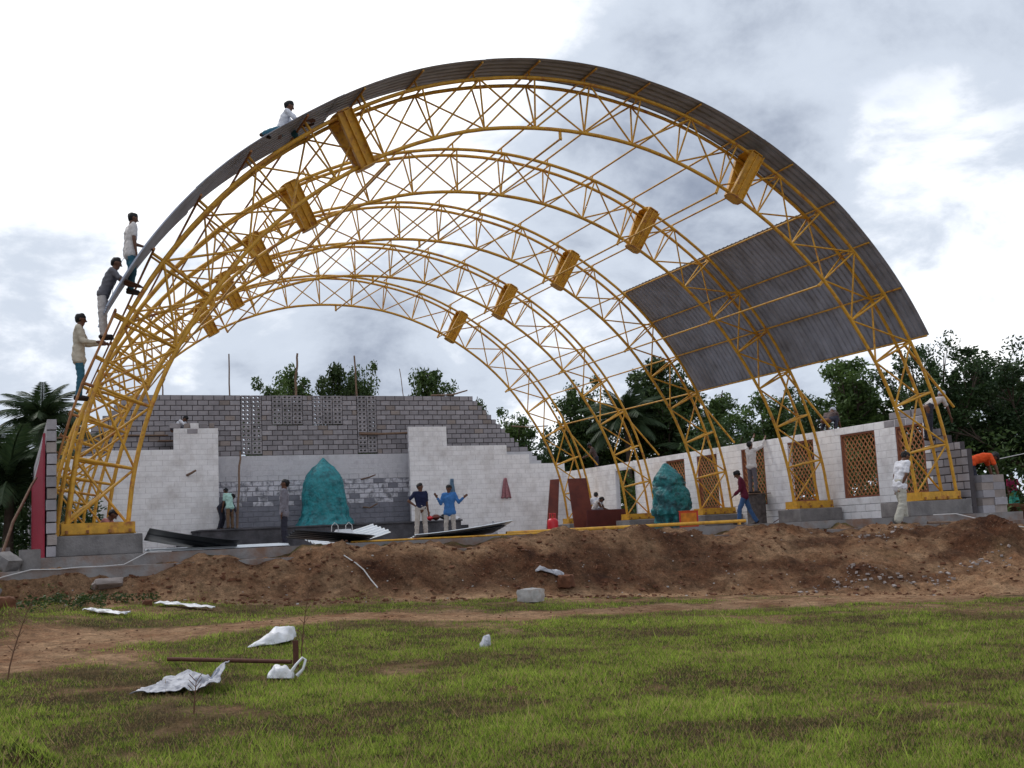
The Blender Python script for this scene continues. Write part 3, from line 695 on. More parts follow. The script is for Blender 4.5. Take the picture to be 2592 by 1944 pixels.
PN = [0]
def person(label, pos, face, H=1.66, lean=0, side=0, head=(0, 0), aL=None, aR=None, lL=None, lR=None, shirt=None, sleeve='short', hem=.06, legs=None, legtype='trousers', hair=True, cap=None, anchor='feet', shoes=True, twist=0, collar=None, extra=None, build=1.0):
    """face: heading in degrees clockwise from +Y; limbs: (upper dir, lower dir) in the body frame x right, y forward, z up"""
    PN[0] += 1
    F = lambda x, y, z: Vector((x, y, z))
    aL = aL or ((-.16, .03, -1), (-.05, .2, -1)); aR = aR or ((.16, .03, -1), (.05, .2, -1))
    lL = lL or ((-.06, .03, -1), (-.02, -.04, -1)); lR = lR or ((.06, .03, -1), (.02, -.04, -1))
    sp_ = F(math.sin(R(side)), math.sin(R(lean))*math.cos(R(side)), math.cos(R(lean))*math.cos(R(side))).normalized()
    rt_ = F(1, 0, 0); rt_ = (rt_-sp_*rt_.dot(sp_)).normalized(); fw = sp_.cross(rt_)*-1 if sp_.cross(rt_).y < 0 else sp_.cross(rt_)
    if twist:
        q = Quaternion(sp_, R(twist)); rt2 = q @ rt_; fw2 = q @ fw
    else: rt2, fw2 = rt_, fw
    P0 = F(0, 0, 0); sh = P0+sp_*.285*H; neck = P0+sp_*.31*H
    hd = (sp_*math.cos(R(head[0]))+fw2*math.sin(R(head[0]))).normalized()
    hq = Quaternion(hd, R(-head[1])); hf = hq @ (fw2-hd*fw2.dot(hd)).normalized(); hr = hf.cross(hd)
    hc = neck+hd*.085*H
    legs_ = []
    for s, l in ((-1, lL), (1, lR)):
        hip = P0+rt_*s*.052*H; kn = hip+Vector(l[0]).normalized()*.245*H; an = kn+Vector(l[1]).normalized()*.235*H
        sd = Vector(l[1]).normalized(); fd = F(0, 1, 0); fd = (fd-sd*fd.dot(sd)*.85).normalized() if abs(sd.z) > .4 else F(0, .5, -.8).normalized()
        legs_.append((hip, kn, an, fd))
    arms = []
    for s, l in ((-1, aL), (1, aR)):
        sj = sh+rt2*s*.102*H; el = sj+Vector(l[0]).normalized()*.17*H; wr_ = el+Vector(l[1]).normalized()*.15*H; arms.append((s, sj, el, wr_, Vector(l[1]).normalized()))
    b = MB(); k = H/1.68*build; cp = lambda p, r0, q, r1, n=12: capsule(b, p, r0*k, q, r1*k, n)
    hemd = (Vector(lL[0]).normalized()+Vector(lR[0]).normalized()).normalized()
    if anchor != 'feet' or hemd.z > -.6: hemd = (-sp_+hemd*.3).normalized()
    untuck = hem > .03
    def torso(g, lo=0., up=0.):
        for s in (-1, 1):
            o = rt_*s; o2 = rt2*s; A = P0+sp_*up*H; ra = .085+g
            cp(A+o*.045*H, ra, P0+o*.036*H+sp_*.1*H, .078+g)
            if lo > 0:
                for q in (.5, 1): cp(A+o*.045*H, ra, A+o*(.045+.006*q)*H+hemd*lo*q*H, ra+.008*q); cp(A+o*.045*H+hemd*lo*q*H, ra+.006*q, A-o*.045*H+hemd*lo*q*H, ra+.006*q)
            cp(P0+o*.036*H+sp_*.1*H, .078+g, P0+o2*.05*H+sp_*.22*H, .088+g); cp(P0+o2*.05*H+sp_*.22*H, .088+g, sh+o2*.075*H-sp_*.015*H, .06+g)
            cp(A+o*.045*H, .082+g, A-o*.045*H, .082+g); cp(P0+o2*.05*H+sp_*.22*H, .085+g, P0-o2*.05*H+sp_*.22*H, .085+g)
    torso(0)
    cp(neck-sp_*.03*H, .06, hc-hd*.03*H, .052); cp(sh+rt2*.08*H, .05, sh-rt2*.08*H, .05)
    cp(hc-hf*.012+hd*.018, .088, hc+hf*.008+hd*.012, .084, 16); cp(hc+hf*.022-hd*.02, .07, hc+hf*.04-hd*.078, .04)
    cp(hc+hf*.088-hd*.0, .009, hc+hf*.108-hd*.03, .015, 8)
    for s in (-1, 1): cp(hc+hr*s*.083+hd*.01, .014, hc+hr*s*.088-hd*.022, .011, 8)
    for (hip, kn, an, fd) in legs_:
        cp(hip, .082, kn, .052); cp(kn, .052, kn+(an-kn)*.35, .053); cp(kn+(an-kn)*.35, .053, an, .034)
        cp(an-fd*.03, .036, an+fd*.14*1.0-F(0, 0, .02), .026)
    for (s, sj, el, wr_, fd) in arms:
        cp(sj, .05, el, .036); cp(el, .036, el+(wr_-el)*.3, .038); cp(el+(wr_-el)*.3, .038, wr_, .024)
        side_ = fd.cross(F(0, 1, 0)); side_ = (side_ if side_.length > .2 else fd.cross(F(1, 0, 0))).normalized(); nn = fd.cross(side_)
        pe = wr_+fd*.085*k
        for q in (-1, -.33, .33, 1): cp(wr_+side_*q*.012, .02, pe+side_*q*.026, .014, 8)
        for q, ln in ((-1, .06), (-.33, .075), (.33, .08), (1, .07)):
            a0 = pe+side_*q*.027*k; a1 = a0+(fd+side_*q*.12+nn*.15).normalized()*ln*.5*k; a2_ = a1+(fd+nn*.6).normalized()*ln*.5*k
            cp(a0, .0095, a1, .009, 6); cp(a1, .009, a2_, .0085, 6)
        th0 = wr_+fd*.03*k+side_*.025*k*s; cp(th0, .012, th0+(fd*.6+side_*s).normalized()*.05*k, .0095, 6)
    ank = [l[2] for l in legs_]; soz = min(a_.z for a_ in ank)-.06*k
    if anchor == 'feet': off = Vector((pos[0], pos[1], pos[2]))-Vector(((ank[0].x+ank[1].x)/2, (ank[0].y+ank[1].y)/2, soz))
    rot = Matrix.Rotation(-R(face), 4, 'Z')
    if anchor == 'feet':
        mid = rot @ Vector(((ank[0].x+ank[1].x)/2, (ank[0].y+ank[1].y)/2, 0)); T = Matrix.Translation((pos[0]-mid.x, pos[1]-mid.y, pos[2]-soz)) @ rot
    else: T = Matrix.Translation(pos) @ rot
    root = link('person', None, None, T); tag(root, label, 'person')
    link('body', remesh(b, 'body', MT['skin'], .0125, 2), root, T)
    if shirt:
        b = MB(); torso(.022 if untuck else .014, max(0, hem-.045)*.8 if untuck else 0, 0 if untuck else .035)
        for (s, sj, el, wr_, fd) in arms:
            if sleeve == 'none': cp(sj, .055, sj+(el-sj)*.12, .052)
            else: cp(sj, .066, sj+(el-sj)*.7, .056)
            if sleeve == 'long': cp(sj+(el-sj)*.7, .056, el, .052); cp(el, .052, el+(wr_-el)*.85, .04)
            if sleeve == 'rolled': cp(sj+(el-sj)*.7, .056, el, .052); cp(el, .052, el+(wr_-el)*.4, .047)
            cp(sh+rt2*s*.03*H, .062, sj, .062)
        cp(neck-sp_*.035*H, .068, neck-sp_*.012*H, .062)
        link('shirt', remesh(b, 'shirt', shirt, .014, 3, .012, PN[0]*3.1), root, T)
    if legs:
        b = MB()
        if legtype in ('trousers', 'shorts'):
            for (hip, kn, an, fd) in legs_:
                cp(hip+sp_*(.0 if untuck else .02)*H, .086 if untuck else .094, kn, .07)
                if legtype == 'trousers': cp(kn, .07, an+(kn-an)*.05, .06)
            cp(legs_[0][0]+sp_*(.0 if untuck else .035)*H, .088 if untuck else .1, legs_[1][0]+sp_*(.0 if untuck else .035)*H, .088 if untuck else .1)
        elif legtype == 'wide':
            for (hip, kn, an, fd) in legs_: cp(hip, .09, kn, .086); cp(kn, .092, an+(kn-an)*.04, .095)
            cp(legs_[0][0]+sp_*.03*H, .1, legs_[1][0]+sp_*.03*H, .1)
        else:
            m_ = (legs_[0][2]+legs_[1][2])/2; b_ = P0
            for q in range(8):
                a_ = q*math.pi/4; o = F(math.cos(a_), math.sin(a_), 0); cp(b_+o*.05, .09, m_+o*.13+F(0, 0, .09), .1)
        nm = {'trousers': 'trousers', 'wide': 'trousers', 'shorts': 'shorts', 'skirt': 'skirt'}[legtype]
        link(nm, remesh(b, nm, legs, .014, 3, .012, PN[0]*1.7), root, T)
    if cap:
        b = MB(); cp(hc+hd*.034-hf*.01, .1, hc+hd*.05+hf*.0, .096, 14); cp(hc+hd*.03+hf*.09, .03, hc+hd*.02+hf*.13, .02)
        link('cap', remesh(b, 'cap', cap, .013, 2, .006), root, T)
    elif hair:
        b = MB(); cp(hc+hd*.024-hf*.022, .095, hc+hd*.042+hf*.004, .084, 16); cp(hc-hf*.045+hd*.01, .074, hc-hf*.046-hd*.03, .05)
        link('hair', remesh(b, 'hair', MT['hair'], .012, 2, .012, PN[0]), root, T)
    for s in (-1, 1):
        e_ = MB(); capsule(e_, hc+hr*s*.032*k+hf*.084*k+hd*.008, .011*k, hc+hr*s*.034*k+hf*.084*k+hd*.008, .011*k, 8, 2); link('eye', e_.mesh('eye', MT['eye'], True), root, T)
    if shoes:
        for (hip, kn, an, fd) in legs_:
            e_ = MB(); capsule(e_, an-fd*.045*k-F(0, 0, .02), .042*k, an+fd*.15*k-F(0, 0, .026), .034*k, 10); link('shoe', e_.mesh('shoe', MT['sole'], True), root, T)
    return root
IR, IL, CAMF, AWAY = 113.7, -66.3, 203.7, 23.7
c_ = {k: cloth(k, v) for k, v in dict(navy=(.012, .016, .05), blue=(.05, .17, .42), grey=(.2, .19, .22), khaki=(.46, .42, .38), dark=(.03, .03, .045), cream=(.5, .44, .35), palegrey=(.5, .46, .44), slate=(.13, .125, .14), offwhite=(.6, .56, .54), white=(.68, .68, .72), jeans=(.04, .09, .2), jeansb=(.035, .12, .17), maroon=(.1, .008, .025), mint=(.4, .62, .55), greyt=(.13, .115, .13), orange=(.7, .08, .015), brown=(.16, .1, .06), floral=(.09, .06, .055), teal=(.08, .5, .4), pink=(.5, .05, .16), dhoti=(.42, .4, .34), capc=(.4, .42, .47)).items()}
person('man in navy polo shirt and khaki trousers with one hand on his hip', (.14, 10.7, SL), CAMF-28, 1.7, 0, 0, (0, -25), ((-.12, -.05, -1), (-.05, .2, -1)), ((.9, -.25, -1), (-.95, .35, -.75)), ((-.08, .02, -1), (-.06, -.02, -1)), ((.12, .02, -1), (.08, -.04, -1)), c_['navy'], 'short', .02, c_['khaki'])
person('man in bright blue shirt gesturing with both open palms raised', (1.26, 11.3, SL), CAMF+8, 1.66, 0, 0, (0, 20), ((-.5, .1, -1), (-.7, .4, .5)), ((.3, .1, -1), (.35, .5, .75)), None, ((.08, .02, -1), (.06, -.04, -1)), c_['blue'], 'long', .1, c_['khaki'])
person('man in grey long-sleeved shirt standing in profile, facing left, before the stage', (-4.67, 7.0, SL), IL-6, 1.7, -2, 0, (-4, 0), ((-.1, -.02, -1), (.02, .25, -1)), ((.1, .02, -1), (.02, .3, -1)), None, None, c_['grey'], 'long', .1, c_['dark'])
person('man in pale mint shirt standing on the left of the stage with head bowed', (-3.55, 21.2, .16), IL+30, 1.58, 12, 0, (30, 0), ((-.1, .1, -1), (0, .3, -1)), ((.15, .2, -1), (0, .5, -.8)), None, None, c_['mint'], 'short', .05, c_['brown'])
person('dark-clothed man bending forward behind the leaning pole on the stage', (-3.85, 21.6, .16), IR+10, 1.6, 50, 0, (10, 0), ((-.1, .5, -1), (0, .3, -1)), ((.1, .5, -1), (0, .3, -1)), ((-.06, .3, -1), (0, -.3, -1)), ((.06, .3, -1), (0, -.3, -1)), c_['dark'], 'long', .03, c_['dark'])
person('worker in white shirt crouching behind the top of the left stage column', (-5.12, 22.55, 3.55), IR, 1.6, 45, 0, (10, 0), ((-.1, .8, -.7), (0, .5, -1)), ((.1, .8, -.7), (0, .5, -1)), ((-.2, 1, .1), (0, -.4, -1)), ((.2, 1, .1), (0, -.4, -1)), c_['white'], 'short', .02, c_['dark'])
mb = MB(); mb.box((-5.1, 22.55, 3.52), (1.6, .5, .04)); tag(mb.part('scaffold_plank', MT['wood']), 'plank under the worker crouching behind the left stage column', 'plank')
# workers on the arch, left side
person('worker in long cream shirt and blue jeans standing lowest on the left of the arch', (-9.8, .3, 2.22), IR-12, 1.62, 2, 0, (6, 0), ((-.15, .35, -1), (0, 1, .05)), ((.15, .35, -1), (0, 1, -.08)), ((-.03, .06, -1), (0, -.12, -1)), ((.05, .14, -1), (0, -.1, -1)), c_['cream'], 'long', .13, c_['jeansb'])
person('worker in dark grey shirt and pale trousers leaning on the roof edge', (-9.36, .45, 3.36), IR-8, 1.62, 24, 0, (-8, 0), ((-.1, .85, -.8), (0, .9, -.2)), ((.1, .8, -.8), (0, .9, -.3)), ((-.04, -.02, -1), (0, .02, -1)), ((.05, .0, -1), (0, .06, -1)), c_['slate'], 'short', .04, c_['palegrey'])
person('worker in pale half-sleeved shirt standing highest behind the curved roof edge', (-8.85, .85, 4.33), IR-35, 1.62, 4, 0, (10, 12), ((-.15, .3, -1), (.1, .9, -.2)), ((.2, -.05, -1), (.02, .15, -1)), ((-.05, .2, -1), (0, -.1, -1)), ((.05, .1, -1), (0, -.15, -1)), c_['offwhite'], 'short', .1, c_['jeansb'])
person('worker in white and red shirt sitting on top of the roof sheets', (-6.1, .25, 7.52), IR-15, 1.6, 22, 0, (-5, 0), ((-.15, .7, -.7), (.3, .9, .1)), ((.15, .7, -.7), (-.2, .9, .1)), ((-.3, .6, .65), (-.1, .3, -.6)), ((.5, -.1, -.1), (.6, -.7, -.5)), c_['white'], 'short', .03, c_['jeansb'], anchor='pelvis')
mb = MB(); mb.tube([(-8.98, .55, 4.95), (-9.1, .5, 4.75), (-9.2, .4, 4.3), (-9.22, .35, 4.05)], .006, 5); tag(mb.part('safety_cord', MT['rope']), 'thin pale cord hanging between the two upper workers on the left', 'cord')
# right side
person('man in maroon shirt and blue jeans striding past the drum', (8.22, 5.9, SL), IL+10, 1.64, 10, 0, (25, 0), ((-.1, .1, -1), (.1, .8, -.7)), ((.1, .1, -1), (-.1, .8, -.7)), ((-.05, .45, -1), (0, .1, -1)), ((.05, -.3, -1), (0, -.5, -1)), c_['maroon'], 'long', .06, c_['jeans'])
person('worker in white shirt standing on the drum, reaching up to the wall top', (9.85, 7.85, .37), 80, 1.62, 2, 0, (-12, 0), ((-.1, .6, .6), (.1, .5, .9)), ((.2, .6, .3), (0, .5, .8)), None, None, c_['offwhite'], 'long', .05, c_['greyt'])
person('barefoot man in white shirt and loose white cloth stepping off the slab', (7.3, -1.3, -.71), IR-20, 1.72, 16, 0, (22, 10), ((-.1, -.3, -1), (.1, -.1, -1)), ((.15, -.35, -1), (-.3, -.3, -.8)), ((-.05, .32, -1), (0, .05, -1)), ((.06, -.1, -1), (0, -.45, -1)), c_['white'], 'short', .08, c_['dhoti'], 'wide', shoes=False)
person('man in patterned shirt and grey cap crouching on top of the side wall', (10.5, 4.9, 1.98), 62, 1.6, 62, 0, (-8, 0), ((-.1, .3, -1), (0, .4, -1)), ((.1, .3, -1), (0, .4, -1)), ((-.25, 1, .25), (-.1, -.7, -1)), ((.25, 1, .25), (.1, -.7, -1)), c_['floral'], 'short', .02, c_['dark'], cap=c_['capc'])
person('worker in grey shirt bending over the wall end behind the nearest right truss leg', (10.1, .62, 1.3), IR-25, 1.6, 62, 0, (-15, 0), ((-.1, .5, -1), (0, .4, -1)), ((.1, .5, -1), (0, .3, -1)), ((-.06, .15, -1), (0, -.1, -1)), ((.06, -.05, -1), (0, -.15, -1)), c_['palegrey'], 'short', .02, c_['dark'], cap=c_['capc'])
person('worker in orange shirt doubled over beside the rough masonry pier', (10.85, .1, -.15), IR, 1.66, 76, 0, (25, 0), ((-.1, .4, -1), (0, .2, -1)), ((.1, .4, -1), (0, .2, -1)), ((-.06, .12, -1), (0, -.1, -1)), ((.08, .12, -1), (0, -.1, -1)), c_['orange'], 'short', .08, c_['dark'], build=1.12)
person('two-tone dressed woman in pink blouse and sea-green sari at the far right', (22.7, 10, -.62), CAMF, 1.5, 0, 0, (0, 20), ((-.4, 0, -1), (.3, .5, -.5)), None, None, None, c_['pink'], 'short', .02, c_['teal'], 'skirt')
person('man in white shirt seated facing away behind the dark red board', (9.4, 17.3, .22), AWAY, 1.6, 12, 0, (25, 0), ((-.3, .5, -1), (.3, .7, -.3)), ((.3, .4, -1), (.2, .7, -.4)), ((-.3, 1, -.1), (0, 0, -1)), ((.3, 1, -.1), (0, 0, -1)), c_['white'], 'short', .02, c_['greyt'], anchor='pelvis')
person('man in white vest squatting with head down beside the seated man', (9.0, 16.95, .16), IR, 1.58, 30, 0, (45, 0), ((-.1, .6, -1), (0, .8, -.3)), ((.1, .6, -1), (0, .8, -.3)), ((-.3, 1, .3), (0, -.3, -1)), ((.3, 1, .3), (0, -.3, -1)), c_['offwhite'], 'none', .02, c_['greyt'], anchor='pelvis')
person('worker in dull clothes on the wall top behind the rearmost right truss leg', (10.5, 19.2, 1.5), IL, 1.55, 20, 0, (20, 0), ((-.1, .5, -1), (0, .9, -.3)), ((.1, .5, -1), (0, .9, -.3)), None, None, c_['floral'], 'short', .02, c_['dark'])
person('worker in red and white squatting behind the left foot of the nearest truss', (-9.35, 3.0, -.25), IR, 1.55, 35, 0, (10, 0), ((-.1, .6, -1), (0, .8, -.3)), ((.1, .6, -1), (0, .8, -.3)), ((-.3, 1, .35), (0, -.4, -1)), ((.3, 1, .35), (0, -.4, -1)), cloth('redwhite', (.4, .16, .14)), 'short', .02, c_['offwhite'], anchor='pelvis')

# ------------------------------------------------------------------ things on the slab
def ribbed(P, wd, up, m, name, label, ribs=5, curl=.0):
    """a ribbed metal sheet swept along P, width direction wd, rib direction up"""
    mb = MB(); wd = Vector(wd).normalized(); n = 0; prof = []
    W_ = .95
    for i in range(ribs):
        u = -W_/2+W_*i/ribs; d = W_/ribs
        prof += [(u, 0), (u+d*.55, 0), (u+d*.65, .03), (u+d*.85, .03), (u+d*.97, 0)]
    prof.append((W_/2, 0)); n = len(prof)
    for p in P:
        for a_, h in prof: mb.v.append(tuple(Vector(p)+wd*a_+Vector(up)*(h+curl*(a_*a_)*4)))
    mb.f = [(i*n+j, (i+1)*n+j, (i+1)*n+j+1, i*n+j+1) for i in range(len(P)-1) for j in range(n-1)]; mb.m = [0]*len(mb.f)
    o = mb.part(name, MT[m]); s_ = o.modifiers.new('s', 'SOLIDIFY'); s_.thickness = .006; return tag(o, label, 'metal sheet')
ribbed([(-8.75+i*.17, -.75, SL+.27*max(0, 1-i/9.)**1.3+.05) for i in range(10)], (.0, .8, -.16), (.05, -.1, .4), 'black', 'metal_sheet', 'black-backed ribbed sheet curling up beside the left concrete footing', 2, .0)
ribbed([(-8.7+i*.3, -.4, SL+.03) for i in range(9)], (0, 1, .02), (0, 0, 1), 'sheetw', 'metal_sheet', 'bright flat ribbed sheet under the curled black one by the left footing')
ribbed([(-6.25+i*.16, -.75, SL+.17*max(0, 1-i/9.)+.05) for i in range(10)], (.0, 1, -.14), (0, -.1, 1), 'black', 'metal_sheet', 'short black-backed ribbed sheet in front of the man in grey')
ribbed([(-5.6+i*.2, .4, SL+.04+.22*(i/7.)**2) for i in range(8)], (-.1, .97, .17), (-.1, -.2, 1), 'sheetw', 'metal_sheet', 'shiny bent ribbed sheet rising to the right in front of the stage')
ribbed([(-3.9+i*.2, -.5, SL+.03+.19*(i/10.)**1.5) for i in range(11)], (.1, 1, -.1), (0, 0, 1), 'sheetw', 'metal_sheet', 'long pale green-grey sheet sloping up to the right before the two talking men', 5, .03)
ribbed([(-3.6+i*.2, -.35, SL+.01+.15*(i/9.)**1.5) for i in range(9)], (.1, 1, -.14), (0, 0, 1), 'black', 'metal_sheet', 'dark sheet lying under the long pale sloping sheet')
def longpipe(label, a_, b_, r, m, name='steel_pipe'):
    t0 = thing(name, label, 'pipe', a_); bar('pipe', a_, b_, r, m, t0, 12)
    d = Vector(b_)-Vector(a_)
    for q in (.02, .5, .97):
        c = Vector(a_)+d*q; mb = MB(); mb.box((c.x, c.y-.01, c.z-.045), (.05, .06, .09)); mb.part('cleat', MT[m], t0)
longpipe('long yellow pipe lying along the slab edge in front of the dark red board', (-1.9, -.45, SL+.05), (3.75, -.45, SL+.075), .036, 'yellow')
longpipe('thin yellow pipe lying along the slab edge before the two talking men', (-5.2, -.95, SL+.02), (-.4, -.95, SL+.02), .018, 'yellow')
# white handled bag among the sheets
t0 = thing('carry_bag', 'white carry bag with thin loop handles among the sheets', 'bag', (-5.1, -.1, SL))
mb = MB()
for i in range(9):
    for j in range(12):
        a_ = 2*math.pi*j/12; r = (.17, .19, .19, .18, .17, .15, .13, .11, .09)[i]; mb.v.append((-5.1+r*1.5*math.cos(a_)+nz(i, j, 1, .7)*.03, -.1+r*.7*math.sin(a_)+nz(i, j, 4, .7)*.03, SL+.03+i*.03))
mb.f = [(i*12+j, i*12+(j+1) % 12, (i+1)*12+(j+1) % 12, (i+1)*12+j) for i in range(8) for j in range(12)]; mb.m = [0]*len(mb.f); mb.part('sack', MT['plastic'], t0, True)
for dy, x in ((-.05, -5.28), (.05, -4.98)):
    mb = MB(); mb.tube([(x-.07, -.1+dy, SL+.2), (x-.06, -.1+dy, SL+.34), (x, -.1+dy, SL+.4), (x+.06, -.1+dy, SL+.34), (x+.07, -.1+dy, SL+.2)], .008, 6); mb.part('handle', MT['rope'], t0, True)
# gas cylinder
t0 = thing('gas_cylinder', 'red gas cylinder with collar standing near the leaning board', 'gas cylinder', (5.0, 12.0, SL)); cx, cy = 5.02, 12.0
mb = MB(); pr = [(.0, .0), (.15, .0), (.155, .03), (.165, .07), (.168, .12), (.168, .36), (.155, .41), (.12, .45), (.05, .475), (.0, .48)]
n = 20
for r, z in pr:
    for k in range(n): mb.v.append((cx+max(r, .001)*1.05*math.cos(2*math.pi*k/n), cy+max(r, .001)*1.05*math.sin(2*math.pi*k/n), SL+z*1.05))
mb.f = [(i*n+k, i*n+(k+1) % n, (i+1)*n+(k+1) % n, (i+1)*n+k) for i in range(len(pr)-1) for k in range(n)]; mb.m = [0]*len(mb.f); mb.part('tank', MT['red'], t0, True)
mb = MB(); mb.tube([(cx+.1*math.cos(a_), cy+.1*math.sin(a_), SL+.64) for a_ in np.linspace(-.9, 4.0, 14)], .012, 6)
for a_ in (-.9, .7, 2.3, 4.0): mb.tube([(cx+.1*math.cos(a_), cy+.1*math.sin(a_), SL+.46), (cx+.1*math.cos(a_), cy+.1*math.sin(a_), SL+.64)], .014, 6)
mb.part('collar', MT['red'], t0, True); mb = MB(); mb.tube([(cx, cy, SL+.48), (cx, cy, SL+.57)], .025, 8); mb.part('valve', MT['rust'], t0)
# boards
def board(name, label, quad, th, m, cat='board'):
    q = [Vector(p) for p in quad]; nn = (q[1]-q[0]).cross(q[3]-q[0]).normalized()*th; mb = MB()
    mb.add(q+[p+nn for p in q], [(0, 1, 2, 3), (7, 6, 5, 4), (0, 4, 5, 1), (1, 5, 6, 2), (2, 6, 7, 3), (3, 7, 4, 0)]); o = mb.part(name, MT[m])
    md = o.modifiers.new('b', 'BEVEL'); md.width = .004; return tag(o, label, cat)
board('leaning_board', 'tall narrow red-brown board leaning behind the gas cylinder', [(6.95, 16.7, SL), (7.4, 16.7, SL), (7.88, 17.3, 1.45), (7.5, 17.3, 1.43)], .03, 'ply')
board('upright_board', 'wide upright red-brown board in front of the rearmost right truss foot', [(8.02, 16.5, SL), (8.86, 16.5, SL), (8.72, 16.75, 1.43), (7.95, 16.75, 1.43)], .03, 'ply')
board('low_board', 'long low dark red board standing on edge in front of the seated men', [(8.05, 15.6, SL), (9.65, 15.6, SL), (9.75, 15.62, .22), (8.1, 15.62, .22)], .04, 'plyd')
# orange box
t0 = thing('orange_box', 'orange-red box with an amber front panel beside the squat wrapped statue', 'box', (7.75, 8.3, SL)); bx, by = 7.78, 8.3
M = Matrix.Translation((bx, by, SL)) @ Matrix.Rotation(R(-32), 4, 'Z')
b_ = MB(); b_.box((0, 0, .24), (.56, .5, .47), M); o = b_.part('case', MT['orange'], t0); md = o.modifiers.new('b', 'BEVEL'); md.width = .01
b_ = MB(); b_.box((0, -.254, .24), (.46, .012, .36), M); b_.part('front_panel', MT['amber'], t0)
for x in (-.26, .26): b_ = MB(); b_.box((x, -.26, .24), (.03, .016, .46), M); b_.part('corner_strip', MT['red'], t0)
b_ = MB(); b_.box((0, 0, .483), (.6, .54, .02), M); b_.part('lid', MT['orange'], t0)
# drum with a board on top
t0 = thing('drum', 'tar-stained drum used as a standing platform by the side wall', 'drum', (9.9, 7.85, SL)); mb = MB(); dx, dy = 9.88, 7.8; n = 28
pr = [(0, 0), (.285, 0), (.295, .01), (.285, .02), (.285, .29), (.3, .3), (.285, .31), (.285, .59), (.3, .6), (.285, .61), (.285, .87), (.295, .885), (.285, .895), (.27, .88), (0, .88)]
for r, z in pr:
    for k in range(n): mb.v.append((dx+max(r, .001)*math.cos(2*math.pi*k/n), dy+max(r, .001)*math.sin(2*math.pi*k/n), SL+z))
mb.f = [(i*n+k, i*n+(k+1) % n, (i+1)*n+(k+1) % n, (i+1)*n+k) for i in range(len(pr)-1) for k in range(n)]; mb.m = [0]*len(mb.f); mb.part('shell', MT['drum'], t0, True)
board('thin_board', 'thin board lying across the top of the drum', [(9.5, 7.5, SL+.898), (10.24, 7.5, SL+.898), (10.24, 8.1, SL+.898), (9.5, 8.1, SL+.898)], .025, 'wood')
# cloths hung on the right wing wall
def hung(label, x, z, h, w0, w1, m, name):
    mb = MB(); n = 14
    for i in range(13):
        u = i/12; w_ = w0+(w1-w0)*u**.8
        for k in range(n):
            v = k/(n-1)-.5; mb.v.append((x+v*w_*1.0+nz(u*3, v*3, 2)*.03, YW-.12-.03*math.cos(k*2.6)*(.4+u)-.02*u, z-h*u+(.03*math.cos(k*1.3) if i == 12 else 0)))
    mb.f = [(i*n+k, i*n+k+1, (i+1)*n+k+1, (i+1)*n+k) for i in range(12) for k in range(n-1)]; mb.m = [0]*len(mb.f)
    o = mb.part(name, m, None, True); md = o.modifiers.new('s', 'SOLIDIFY'); md.thickness = .01; return tag(o, label, 'clothing')
hung('blue shirt hanging on the white wall behind the gesturing man', 5.33, 1.82, .66, .12, .27, cloth('hblue', (.17, .27, .38), .3), 'hanging_shirt')
hung('pink striped cloth hanging alone on the white wall right of the stage', 7.65, 1.8, .82, .1, .48, cloth('hpink', (.42, .2, .22), .3), 'hanging_cloth')
# bundles on the stage right
for i, (x, z, r, m, lab) in enumerate(((3.9, .16, .13, 'red', 'small red bundle at the right end of the stage'), (4.15, .16, .16, 'ply', 'brown bundle on the stage behind the navy-shirted man'), (4.5, .16, .17, 'black', 'black bag on the stage between the two talking men'), (5.0, .1, .13, 'plastic', 'white bundle on the stage corner beside the blue-shirted man'))):
    mb = MB()
    n = 12
    for a_ in range(7):
        for k in range(n):
            w_ = r*math.sin(math.pi*(a_+.3)/7)*(1.2+nz(a_, k, i, .6)*.6); mb.v.append((x-.15+w_*math.cos(2*math.pi*k/n), 20.2+w_*math.sin(2*math.pi*k/n)*.7, z+r*1.4*a_/6))
    mb.f = [(a_*n+k, a_*n+(k+1) % n, (a_+1)*n+(k+1) % n, (a_+1)*n+k) for a_ in range(6) for k in range(n)]+[tuple(range(6*n, 7*n))]; mb.m = [0]*len(mb.f)
    tag(mb.part('bundle', MT[m], None, True), lab, 'bundle')
# white sack at stage foot
mb = MB(); n = 14
for a_ in range(9):
    for k in range(n):
        w_ = (.2, .22, .21, .19, .15, .11, .08, .05, .02)[a_]; mb.v.append((2.95+w_*math.cos(2*math.pi*k/n)*(1+nz(a_, k, 2, .8)*.3)+a_*.012, 12.2+w_*.6*math.sin(2*math.pi*k/n), SL+a_*.06))
mb.f = [(a_*n+k, a_*n+(k+1) % n, (a_+1)*n+(k+1) % n, (a_+1)*n+k) for a_ in range(8) for k in range(n)]; mb.m = [0]*len(mb.f)
tag(mb.part('white_sack', MT['sack'], None, True), 'white sack slumped on the floor right of the blue-shirted man', 'sack')
# poles
def pole(label, pts, r, m='wood', name='wooden_pole', cat='pole'):
    mb = MB(); P = []
    for a_, b_ in zip(pts, pts[1:]):
        for i in range(6): q = Vector(a_).lerp(Vector(b_), i/6); P.append(q+Vector((nz(q.x, q.z, 1, 1.7), nz(q.y, q.z, 5, 1.7), 0))*.05)
    P.append(Vector(pts[-1])); mb.tube(P, [r*(1-.3*i/len(P)) for i in range(len(P))], 7); return tag(mb.part(name, MT[m], None, True), label, cat)
pole('thin upright pole above the left end of the grey wall', [(-3.17, 23.25, 3.5), (-3.15, 23.25, 6.95)], .035)
pole('thick forked upright pole above the grey wall, left of centre', [(-.6, 23.25, 3.5), (-.55, 23.25, 6.0), (-.47, 23.25, 7.02)], .055)
pole('upright pole in front of the double-crowned tree above the grey wall', [(1.95, 23.25, 3.5), (1.85, 23.25, 6.97)], .045)
